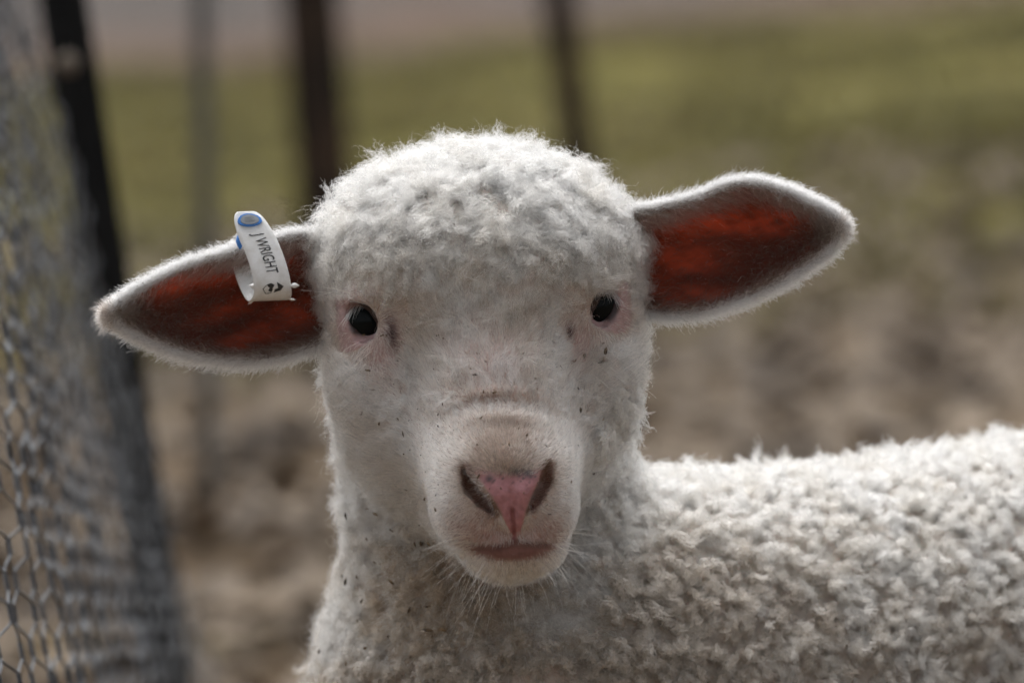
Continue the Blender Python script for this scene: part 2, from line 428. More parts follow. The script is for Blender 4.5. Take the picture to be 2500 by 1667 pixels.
# ---- colour of the skin and hair from where it sits on the animal
def regions(p, n_face):
    """p: photo-plane coordinates (x, y, d). Masks of the animal's own regions."""
    x, y, d = p[:, 0], p[:, 1], p[:, 2]
    r = {}
    face = smooth(-190, -90, d) * smooth(640, 720, y) * (1 - smooth(1440, 1460, y))
    # nose pad: inverted triangle
    hw = np.interp(y, [1118, 1135, 1150, 1180, 1215, 1250, 1300], [74, 84, 84, 68, 47, 30, 13])
    cx = np.interp(y, [1118, 1300], [1240, 1258])
    pad_ = smooth(1.08, 0.9, np.abs(x - cx) / hw) * smooth(1148, 1172, y + 14 * np.abs(x - 1240) / 90 ) * smooth(1312, 1290, y) * (d > 250)
    r['pad'] = pad_
    nl = np.zeros(len(x))
    for pts in (((1140, 1146), (1141, 1158), (1152, 1190), (1180, 1222), (1206, 1246)), ((1336, 1140), (1335, 1152), (1328, 1178), (1309, 1210), (1293, 1238))):
        for i in range(4):
            a_, b_ = np.array(pts[i], float), np.array(pts[i + 1], float); ab = b_ - a_
            t = np.clip(((x - a_[0]) * ab[0] + (y - a_[1]) * ab[1]) / (ab @ ab), 0, 1)
            q = np.hypot(x - a_[0] - t * ab[0], y - a_[1] - t * ab[1]); nl = np.maximum(nl, smooth(28, 10, q))
    r['nostril'] = nl * (d > 200)
    ym = np.interp(x, [1116, 1160, 1211, 1256, 1295, 1339, 1380], [1326, 1337, 1337, 1326, 1328, 1331, 1324])
    r['mouth'] = smooth(14, 5, np.abs(y - ym)) * smooth(1128, 1170, x) * smooth(1368, 1335, x) * (d > 180)
    r['lip'] = smooth(1.35, 0.55, np.hypot((x - 1250) / 92, (y - 1348 - 6 * ((x - 1250) / 92.0) ** 2 * -1) / 20)) * (y > ym - 12) * (d > 150)
    r['philtrum'] = smooth(8, 4, np.abs(x - np.interp(y, [1240, 1320], [1250, 1257]))) * smooth(1230, 1250, y) * smooth(1335, 1315, y) * (d > 220)
    ey = np.zeros(len(x)); lid = np.zeros(len(x))
    for e in EYES.values():
        c = np.array(e['c']); q = p - c; dist = np.linalg.norm(q, axis=1)
        ang = (q @ e['g']) / np.maximum(dist, 1)
        near = dist < e['r'] + 40
        ey = np.maximum(ey, near * smooth(0.80, 0.88, ang)); lid = np.maximum(lid, near * smooth(0.10, 0.48, ang))
    r['eye'] = ey; r['lid'] = lid
    r['tear'] = np.maximum(np.maximum(gauss(x, y, 935, 872, 30, 42, -0.35), gauss(x, y, 1415, 838, 24, 40, 0.3)), np.maximum(np.maximum(gauss(x, y, 958, 815, 13, 30, -0.2), gauss(x, y, 1394, 808, 9, 18, 0.2)) * 1.3, gauss(x, y, 872, 712, 40, 17, -0.15), gauss(x, y, 1462, 676, 34, 16, -0.3))) * (d > -110)
    r['bridge'] = gauss(x, y, 1225, 1090, 68, 60) * (d > 120)
    r['crease'] = gauss(x, y, 1215, 972, 70, 9) * (d > 120)
    r['lipside'] = np.maximum(gauss(x, y, 1180, 1306, 72, 34, 0.2), gauss(x, y, 1330, 1302, 58, 34, -0.2)) * (d > 120)
    r['face'] = face
    return r
RV = regions(VP, NW)
xv, yv, dv = VP.T
skin = np.tile(np.array([0.46, 0.37, 0.31]), (len(VP), 1))
def lay(c, w):
    global skin
    skin = skin * (1 - w[:, None]) + np.array(c) * w[:, None]
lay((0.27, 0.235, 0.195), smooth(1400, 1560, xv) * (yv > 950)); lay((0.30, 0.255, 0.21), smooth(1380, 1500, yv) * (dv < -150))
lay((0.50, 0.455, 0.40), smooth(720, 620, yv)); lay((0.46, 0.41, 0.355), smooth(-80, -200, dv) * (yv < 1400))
blot = Noise3(21, 26)(VP); blot2 = Noise3(22, 9)(VP)
lay((0.48, 0.33, 0.29), 0.8 * gauss(xv, yv, 1195, 870, 95, 65) * (dv > 60)); lay((0.24, 0.16, 0.115), 0.8 * RV['bridge'])
lay((0.32, 0.19, 0.13), 0.6 * RV['crease'])
lay((0.40, 0.22, 0.20), 0.7 * RV['lipside'])
lay((0.44, 0.29, 0.28), np.clip(RV['lid'] * 0.9 + RV['tear'] * 0.7, 0, 1))
lay((0.50, 0.235, 0.25), RV['pad'])
lay((0.33, 0.20, 0.13), RV['pad'] * smooth(1178, 1140, yv) * (0.55 + 0.3 * np.clip(blot, -1, 1)))
lay((0.09, 0.08, 0.075), RV['pad'] * smooth(1.25, 1.7, blot2) * smooth(1195, 1165, yv))
for (sx, sy, sr) in ((1290, 1155, 9), (1262, 1150, 8), (1195, 1168, 7)):
    lay((0.06, 0.065, 0.07), 0.85 * gauss(xv, yv, sx, sy, sr * 1.3, sr) * (dv > 200))
lay((0.17, 0.098, 0.072), np.clip(RV['nostril'] * (1 - 0.85 * RV['pad']), 0, 1) * smooth(-0.2, -0.2001, -1 * np.ones(len(xv))))
lay((0.26, 0.09, 0.09), RV['philtrum'])
lay((0.21, 0.095, 0.08), RV['lip'])
lay((0.12, 0.05, 0.042), 0.75 * RV['mouth'])
lay((0.05, 0.03, 0.028), RV['eye'])
lay((0.06, 0.03, 0.03), np.maximum(gauss(xv, yv, 958, 815, 11, 30, -0.2), gauss(xv, yv, 1392, 812, 7, 14, 0.3)) * (dv > -120))
def skin_material():
    m, t, o = mat('lamb_skin')
    at = N(t, 'ShaderNodeAttribute', attribute_name='skin_tint')
    b = N(t, 'ShaderNodeBsdfPrincipled', Roughness=0.42); b.inputs['Specular IOR Level'].default_value = 0.45
    b.inputs['Subsurface Weight'].default_value = 0.25; b.inputs['Subsurface Scale'].default_value = 0.002
    b.inputs['Subsurface Radius'].default_value = (1.0, 0.4, 0.3)
    tc = N(t, 'ShaderNodeTexCoord'); nz = N(t, 'ShaderNodeTexVoronoi', Scale=900.0); t.links.new(tc.outputs['Object'], nz.inputs['Vector'])
    n2 = N(t, 'ShaderNodeTexNoise', Scale=350.0, Detail=4.0); t.links.new(tc.outputs['Object'], n2.inputs['Vector'])
    mv = N(t, 'ShaderNodeMix', data_type='RGBA', blend_type='MULTIPLY'); mv.inputs[0].default_value = 0.5
    rp = N(t, 'ShaderNodeValToRGB'); rp.color_ramp.elements[0].color = (0.55, 0.5, 0.5, 1); rp.color_ramp.elements[0].position = 0.35; rp.color_ramp.elements[1].position = 0.6
    t.links.new(n2.outputs['Fac'], rp.inputs['Fac']); t.links.new(at.outputs['Color'], mv.inputs[6]); t.links.new(rp.outputs[0], mv.inputs[7])
    t.links.new(mv.outputs[2], b.inputs['Base Color'])
    bp = N(t, 'ShaderNodeBump', Strength=0.25, Distance=0.0006); t.links.new(nz.outputs['Distance'], bp.inputs['Height']); t.links.new(bp.outputs[0], b.inputs['Normal'])
    t.links.new(b.outputs[0], o.inputs['Surface'])
    return m
M_SKIN = skin_material()
origin = gpx(1900, 1700, -950)
lamb = empty('lamb', origin)
tag(lamb, 'white woolly lamb with pink nose facing the camera beside the wire netting', 'lamb')
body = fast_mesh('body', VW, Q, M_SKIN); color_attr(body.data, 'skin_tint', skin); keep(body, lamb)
tag(body, 'pink skinned head, neck and trunk under the fleece')

# ------------------------------------------------------------------ hair
TRI = np.concatenate([Q[:, [0, 1, 2]], Q[:, [0, 2, 3]]])
def tri_area(V, T): return 0.5 * np.linalg.norm(np.cross(V[T[:, 1]] - V[T[:, 0]], V[T[:, 2]] - V[T[:, 0]]), axis=1)
AREA = tri_area(VW, TRI)
TC = VP[TRI].mean(1)
def sample(density, V=None, T=None, Nn=None, A=None, seed=0):
    """roots on the skin, density per square metre for each triangle"""
    V = VW if V is None else V; T = TRI if T is None else T; Nn = NW if Nn is None else Nn; A = AREA if A is None else A
    r = np.random.default_rng(seed)
    w = A * density; n = int(w.sum())
    c = np.cumsum(w); ti = np.searchsorted(c, r.uniform(0, c[-1], n))
    ti = np.minimum(ti, len(T) - 1)
    a_, b_ = r.uniform(size=(2, n)); f = a_ + b_ > 1; a_[f] = 1 - a_[f]; b_[f] = 1 - b_[f]
    t = T[ti]; w0 = (1 - a_ - b_)[:, None]
    p = V[t[:, 0]] * w0 + V[t[:, 1]] * a_[:, None] + V[t[:, 2]] * b_[:, None]
    nn = norm(Nn[t[:, 0]] * w0 + Nn[t[:, 1]] * a_[:, None] + Nn[t[:, 2]] * b_[:, None])
    return p, nn
def hair_object(name, pos, rad, tint, m, parent, label=None):
    """pos (n, m, 3) world, rad (n, m) or (m,), tint (n, 3) or (n, m, 3)"""
    n, k, _ = pos.shape
    hc = bpy.data.hair_curves.new(name); hc.add_curves([k] * n)
    hc.position_data.foreach_set('vector', np.ascontiguousarray(pos, np.float32).ravel())
    ra = hc.attributes.get('radius') or hc.attributes.new('radius', 'FLOAT', 'POINT')
    ra.data.foreach_set('value', np.broadcast_to(rad, (n, k)).astype(np.float32).ravel())
    if tint.ndim == 2:
        at = hc.attributes.new('tint', 'FLOAT_COLOR', 'CURVE'); c = np.ones((n, 4), np.float32); c[:, :3] = tint
    else:
        at = hc.attributes.new('tint', 'FLOAT_COLOR', 'POINT'); c = np.ones((n * k, 4), np.float32); c[:, :3] = tint.reshape(-1, 3)
    at.data.foreach_set('color', c.ravel())
    hc.materials.append(m)
    o = link(name, hc); keep(o, parent)
    if label: tag(o, label)
    return o
def frame(n):
    ref = np.where(np.abs(n[:, [2]]) > 0.9, np.array([[1.0, 0, 0]]), np.array([[0, 0, 1.0]]))
    t1 = norm(np.cross(ref, n)); return t1, np.cross(n, t1)
def locks(p, n, comb, length, lock_r, kids, pts, curl_r, curl_turns, frizz, clump, seed, fuzz_len=0.25, strand_r=0.0004, strand_turns=2.2, bendk=0.45):
    """wool: every guide is a curly lock; its crimped strands start round it and gather towards its tip"""
    r = np.random.default_rng(seed)
    g = len(p); t = np.linspace(0, 1, pts)
    t1, t2 = frame(n)
    dirn = norm(n + comb)
    bend = norm(comb + 1e-9 + 0.2 * r.normal(size=(g, 3)))
    L = length[:, None, None]
    tt = t[None, :, None]
    path = dirn[:, None] * (L * (1.35 * tt - 0.68 * tt ** 2)) + bend[:, None] * (L * bendk * tt ** 2)
    ph = r.uniform(0, 6.28, (g, 1)); turns = curl_turns * r.uniform(0.7, 1.3, (g, 1)) * r.choice([-1, 1], (g, 1))
    ang = ph + turns * 6.283 * t[None]
    amp = curl_r * r.uniform(0.6, 1.4, (g, 1)) * smooth(0.05, 0.5, t)[None]
    c1, c2 = frame(dirn)
    path = path + c1[:, None] * (amp * np.cos(ang))[..., None] + c2[:, None] * (amp * np.sin(ang))[..., None]
    q = np.sqrt(r.uniform(0, 1, (g, kids))) * lock_r; th = r.uniform(0, 6.283, (g, kids))
    offs = t1[:, None] * (q * np.cos(th))[..., None] + t2[:, None] * (q * np.sin(th))[..., None]
    lens = 1 + fuzz_len * (r.uniform(-1, 0.25, (g, kids)))
    fr = r.normal(size=(g, kids, pts, 3)).cumsum(2); fr = fr - fr[:, :, :1]
    fr *= frizz / math.sqrt(pts)
    # crimp of each strand
    a2 = r.uniform(0, 6.283, (g, kids, 1)) + r.choice([-1, 1], (g, kids, 1)) * strand_turns * r.uniform(0.6, 1.4, (g, kids, 1)) * 6.283 * t[None, None]
    s2 = strand_r * r.uniform(0.4, 1.6, (g, kids, 1)) * smooth(0, 0.35, t)[None, None]
    crimp = c1[:, None, None] * (s2 * np.cos(a2))[..., None] + c2[:, None, None] * (s2 * np.sin(a2))[..., None]
    gather = 1 - clump * smooth(0.0, 0.9, t)[None, None, :, None]
    pos = (p[:, None] - 0.001 * n[:, None])[:, :, None] + offs[:, :, None] * gather + path[:, None] * lens[:, :, None, None] + fr * (0.25 + t)[None, None, :, None] + crimp
    return pos.reshape(g * kids, pts, 3).astype(np.float32)

from mathutils import kdtree
def lumps(p, n, spacing, cell, squash, seed):
    """puffs of fleece: how far a root is inside its puff (0 edge, 1 middle) and the pull towards the middle"""
    r = np.random.default_rng(seed)
    q = np.stack([p @ RGT * squash[0], p @ UPV * squash[1], p @ FWD * squash[2]], 1)
    k = r.choice(len(p), max(8, int(len(p) * (cell / spacing) ** 2 * squash[0] * squash[1])), replace=False)
    kd = kdtree.KDTree(len(k))
    for a_, i_ in enumerate(k): kd.insert(q[i_], a_)
    kd.balance()
    f = [kd.find_n(v, 2) for v in q]
    d1 = np.array([a_[0][2] for a_ in f]); d2 = np.array([a_[1][2] for a_ in f]); c = p[k[np.array([a_[0][1] for a_ in f])]]
    pull = (c - p) / spacing; pull -= (pull * n).sum(1, keepdims=True) * n
    return smooth(0, 0.75 * spacing, d2 - d1), pull, np.array([a_[0][1] for a_ in f])
def clump_tint(base, g, kids, p, seed, var=0.07, kidvar=0.05):
    r = np.random.default_rng(seed)
    c = base * (1 + var * r.normal(size=(g, 1)))
    c = np.repeat(c, kids, 0) * (1 + kidvar * r.normal(size=(g * kids, 1)))
    return np.clip(c, 0.01, 0.92)

tx, ty, td = TC.T
vis = TC  # triangle centres in photo-plane coordinates
tn = norm(np.cross(VW[TRI[:, 1]] - VW[TRI[:, 0]], VW[TRI[:, 2]] - VW[TRI[:, 0]]))
toward = -(tn @ FWD)                                  # 1 = facing the camera
facing = np.where(toward > -0.25, 1.0, 0.22) * np.where(ty > 1720, 0.3, 1.0)          # thinner where only the far side would show it
RT = regions(TC, None)
bare = np.clip(RT['pad'] + 0.8 * RT['nostril'] + 1.0 * RT['lip'] + RT['mouth'] + RT['philtrum'] + RT['eye'] * 1.5, 0, 1)
ybrow = 735 + 0 * tx + 25 * smooth(200, 0, np.abs(tx - 1185))
W_crown = smooth(ybrow + 30, ybrow - 60, ty) * (1 - RT['lid'])
W_side = smooth(-60, -190, td)
W_jaw = 0 * tx
W = np.clip(np.maximum(W_crown, W_side * (1 - RT['lid'] * 0.9)), 0, 1)
trunk = smooth(1400, 1560, tx) * (ty > 950)
trunk = np.maximum(trunk, smooth(1480, 1640, ty - 0.25 * np.maximum(1100 - tx, 0)))
legs = VW[TRI][:, :, 2].mean(1) < 0.19

down = -UPV
CREAM = np.array([0.70, 0.645, 0.57]); GREY = np.array([0.52, 0.46, 0.385]); BROWN = np.array([0.22, 0.15, 0.095])

# --- head and neck wool
dens = 1.0 / (2.7e-3 ** 2) * W * (1 - trunk) * facing * (1 - bare) * ~legs
p, n = sample(dens, seed=1); pp = to_px(p)
nz1, nz2, nz3 = Noise3(31, 0.03), Noise3(32, 0.03), Noise3(33, 0.014)
out_dir = norm(p - P(1185, 620, -160))
lat = (pp[:, 0] - 1185) / 400
comb = 0.30 * np.clip(lat, -1, 1)[:, None] * RGT + 0.12 * down + 0.30 * nz1(p)[:, None] * RGT + 0.28 * nz2(p)[:, None] * UPV + 0.35 * nz3(p)[:, None] * UPV + 0.3 * rng.normal(size=p.shape)
comb -= (comb * n).sum(1, keepdims=True) * n
crown = smooth(760, 620, pp[:, 1])
length = (0.0088 + 0.0052 * crown) * rng.uniform(0.9, 1.08, len(p)) * (1 - 0.62 * smooth(520, 740, pp[:, 1]) * smooth(-190, -60, pp[:, 2]))
lump = Noise3(35, 46)(pp * np.array([0.6, 1.0, 1.0])) + 0.7 * Noise3(36, 110)(pp * np.array([0.8, 1.0, 1.0]))
dome, pull, lid_ = lumps(p, n, 0.0062, 2.7e-3, (0.75, 1.2, 1.0), 3)
length *= np.clip(0.92 + 0.12 * lump, 0.6, 1.25) * (0.62 + 0.5 * dome)
comb = comb + 0.8 * pull
base = GREY + (CREAM - GREY) * np.clip(0.75 + 0.35 * nz2(p * 0.7), 0, 1)[:, None]
brown_w = np.clip(0.9 * gauss(pp[:, 0], pp[:, 1], 1110, 1580, 130, 120) + 0.35 * smooth(1400, 1650, pp[:, 1]) * smooth(820, 1000, pp[:, 0]) + 0.75 * gauss(pp[:, 0], pp[:, 1], 1090, 1410, 150, 70) + 0.45 * np.clip(nz1(p * 1.6 + 3), 0, 1) * smooth(1150, 1350, pp[:, 1]) + (0.42 + 0.15 * nz3(p)) * gauss(pp[:, 0], pp[:, 1], 1175, 680, 330, 75), 0, 0.9)
base = base * (1 - brown_w[:, None]) + BROWN * brown_w[:, None]
K = 28
pos = locks(p, n, comb, length, 0.0030, K, 10, 0.0008, 1.3, 0.0010, 0.42, 11, 0.40, 0.0008, 2.6, 0.5)
hair_object('head_wool', pos, np.linspace(0.7e-4, 0.48e-4, 10), clump_tint(base, len(p), K, p, 5), M_WOOL, lamb, 'cream curly wool on crown, cheeks and neck')
print('head wool', len(pos))
sel = rng.choice(len(p), int(len(p) * 0.9), replace=False); Kf = 6
pos = locks(p[sel], n[sel], comb[sel], length[sel] * 0.95, 0.0034, Kf, 12, 0.0006, 1.0, 0.0026, 0.05, 14, 0.35, 0.0010, 2.8, 0.5)
hair_object('wool_fuzz', pos, np.linspace(0.4e-4, 0.3e-4, 12), clump_tint(base[sel], len(sel), Kf, None, 8), M_WOOL, lamb, 'fine loose fibres over the head wool')

# --- trunk wool: tight curly locks
dens = 1.0 / (3.7e-3 ** 2) * trunk * np.where(toward > -0.2, 1.0, 0.3) * ~legs * np.where(tx > 2620, 0.3, 1.0) * np.where(ty > 1740, 0.3, 1.0)
p, n = sample(dens, seed=2); pp = to_px(p)
comb = 0.45 * (nz1(p)[:, None] * RGT + nz2(p)[:, None] * UPV) + 0.25 * down + 0.45 * rng.normal(size=p.shape)
comb -= (comb * n).sum(1, keepdims=True) * n
length = 0.0118 * rng.uniform(0.8, 1.15, len(p))
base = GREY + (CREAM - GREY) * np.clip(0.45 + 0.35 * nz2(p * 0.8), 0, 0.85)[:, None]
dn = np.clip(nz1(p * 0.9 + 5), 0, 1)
brown_w = np.clip(0.6 * gauss(pp[:, 0], pp[:, 1], 1720, 1420, 190, 80) + 0.2 * dn + 0.75 * smooth(1300, 1560, pp[:, 1]) * smooth(2150, 1300, pp[:, 0]) + 0.6 * smooth(1160, 1600, pp[:, 1]) * (0.75 + 0.35 * nz2(p * 1.5)) , 0, 0.88)  # dirt patches, plus shade of the lower flank painted into the wool colour
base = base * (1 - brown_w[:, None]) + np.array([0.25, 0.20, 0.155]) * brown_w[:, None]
dome, pull, lid_ = lumps(p, n, 0.0049, 3.7e-3, (1.0, 1.0, 1.0), 4)
length *= (0.62 + 0.5 * dome) * np.clip(1 + 0.2 * Noise3(38, 60)(pp), 0.6, 1.35)
comb = 0.6 * comb + 0.7 * pull
K = 26
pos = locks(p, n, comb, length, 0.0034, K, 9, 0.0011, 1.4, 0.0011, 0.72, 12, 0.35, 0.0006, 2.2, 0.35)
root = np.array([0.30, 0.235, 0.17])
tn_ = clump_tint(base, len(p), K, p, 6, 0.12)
hair_object('trunk_wool', pos, np.linspace(1.15e-4, 0.8e-4, 9), tn_, M_WOOL, lamb, 'tight curled cream trunk fleece with brown dirt and painted shade low down')
print('trunk wool', len(pos))

# --- short face hair
wf = np.clip(1 - W * 0.75, 0, 1) * (ty > 600) * (td > -330) * (1 - trunk)
sparse = np.clip(1 - 0.62 * RT['bridge'] - 0.5 * RT['crease'] - 0.5 * RT['lipside'] - 0.72 * RT['tear'] - 0.75 * RT['lid'] - 0.42 * gauss(tx, ty, 1195, 870, 85, 55), 0.12, 1)
dens = (4.2e6 + 4.0e6 * smooth(960, 1060, ty) * smooth(60, 170, td)) * wf * (1 - bare) * sparse * np.where(toward > -0.3, 1, 0.2) * ~legs
p, n = sample(dens, seed=3); pp = to_px(p)
flow = np.stack([pp[:, 0] - 1235, pp[:, 1] - 1180], 1); flow /= np.maximum(np.linalg.norm(flow, axis=1, keepdims=True), 1)
comb = flow[:, [0]] * RGT - flow[:, [1]] * UPV
up = smooth(900, 720, pp[:, 1]) * smooth(300, 100, np.abs(pp[:, 0] - 1190))
soft = 1 - smooth(960, 1060, pp[:, 1]) * smooth(60, 170, pp[:, 2])
fn1, fn2 = Noise3(41, 0.006), Noise3(42, 0.006)
comb = comb + (0.3 * soft)[:, None] * (nz3(p)[:, None] * RGT + Noise3(43, 0.02)(p)[:, None] * UPV) + (0.55 * soft)[:, None] * (fn1(p)[:, None] * RGT + fn2(p)[:, None] * UPV)
near_eye = np.zeros(len(p))
for e in EYES.values():
    v_ = pp[:, :2] - np.array(e['c'][:2]); q_ = np.linalg.norm(v_, axis=1); w_ = smooth(150, 75, q_)
    near_eye = np.maximum(near_eye, w_); v_ = v_ / np.maximum(q_, 1)[:, None]
    away = v_[:, [0]] * RGT - v_[:, [1]] * UPV
    comb = comb * (1 - 0.85 * w_[:, None]) + 1.3 * away * w_[:, None]
comb -= (comb * n).sum(1, keepdims=True) * n
muz = smooth(910, 1040, pp[:, 1]) * smooth(60, 170, pp[:, 2])
L = (0.0064 * (1 - muz) + 0.0021 * muz) * rng.uniform(0.6, 1.25, len(p)) * (1 - 0.45 * np.clip(regions(pp, None)['tear'] + regions(pp, None)['lid'], 0, 1))
L = L * (1 - 0.35 * near_eye) * (1 + 0.7 * gauss(pp[:, 0], pp[:, 1], 1190, 800, 130, 60) * (rng.uniform(size=len(p)) < 0.3))
lift = (0.8 * (1 - muz) + 0.75 * muz) * (1 - 0.55 * near_eye) * rng.uniform(0.6, 1.3, len(p))
t = np.linspace(0, 1, 5)[None, :, None]
dirn = norm(norm(comb) + lift[:, None] * n)
cl = norm(rng.normal(size=p.shape))
wig = rng.normal(size=(len(p), 5, 3)).cumsum(1); wig -= wig[:, :1]
pos = (p - 0.0003 * n)[:, None] + dirn[:, None] * (L[:, None, None] * t) + norm(comb)[:, None] * (0.25 * L[:, None, None] * t ** 2) + wig * (0.00062 * (1 - 0.8 * muz) * (1 - 0.7 * near_eye))[:, None, None]
rr = regions(pp, None)
WHITE = np.array([0.70, 0.655, 0.60]); TAN = np.array([0.42, 0.34, 0.27])
k_ = np.clip(0.35 * np.clip(nz2(p * 0.8), -1, 1) + 0.18 + 0.6 * rr['bridge'] + 0.4 * rr['lipside'] + 0.75 * gauss(pp[:, 0], pp[:, 1], 1180, 740, 230, 75) - 0.5 * muz * (1 - rr['bridge']), 0, 0.85)
tint = WHITE * (1 - k_[:, None]) + TAN * k_[:, None]
bw_ = 0.7 * rr['bridge'][:, None] ** 0.8; tint = tint * (1 - bw_) + np.array([0.36, 0.285, 0.225]) * bw_
tint = tint * (1 + 0.13 * muz * np.clip(1 - rr['bridge'] - rr['lipside'], 0, 1))[:, None]
ls_ = 0.85 * np.clip(rr['lipside'], 0, 1)[:, None]; tint = tint * (1 - ls_) + np.array([0.42, 0.32, 0.28]) * ls_
dark = rng.uniform(size=len(p)) < (0.05 + 0.26 * rr['bridge'] + 0.15 * gauss(pp[:, 0], pp[:, 1], 1240, 1140, 90, 18))
nb_ = np.clip(gauss(pp[:, 0], pp[:, 1], 1160, 1215, 46, 26, 0.85) + gauss(pp[:, 0], pp[:, 1], 1332, 1195, 46, 20, -1.05) + gauss(pp[:, 0], pp[:, 1], 1236, 1140, 90, 16), 0, 1) * 0.75
tint = tint * (1 - nb_[:, None]) + np.array([0.30, 0.205, 0.145]) * nb_[:, None]
tint[dark] *= 0.35
tint *= (1 + 0.14 * rng.normal(size=(len(p), 1))) * (1 + 0.10 * fn1(p * 0.6))[:, None]
hair_object('face_hair', pos, np.linspace(0.75e-4, 0.3e-4, 5), np.clip(tint, 0.02, 0.9), M_HAIR, lamb, 'short white and tan hair on face and muzzle')
print('face hair', len(pos))

# ------------------------------------------------------------------ eyes
def eye_material():
    m, t, o = mat('eye_dark')
    b = N(t, 'ShaderNodeBsdfPrincipled', Roughness=0.12); b.inputs['Base Color'].default_value = (0.006, 0.0075, 0.008, 1)
    b.inputs['Specular IOR Level'].default_value = 0.10
    t.links.new(b.outputs[0], o.inputs['Surface']); return m
M_EYE = eye_material()
for e in EYES.values():
    bm = bmesh.new(); bmesh.ops.create_uvsphere(bm, u_segments=40, v_segments=24, radius=e['r'] * 1.06 * S)
    # a slightly bulging cornea along the gaze
    gw = norm(e['g'][0] * RGT - e['g'][1] * UPV - e['g'][2] * FWD); gv = Vector(gw)
    for v in bm.verts:
        c = v.co.normalized().dot(gv); v.co *= 1 + 0.035 * max(0, (c - 0.6) / 0.4) ** 2
    me = bpy.data.meshes.new('eye'); bm.to_mesh(me); bm.free()
    me.polygons.foreach_set('use_smooth', [True] * len(me.polygons)); me.materials.append(M_EYE)
    o = link('eye', me); o.location = Vector(P(*e['c'])); keep(o, lamb)

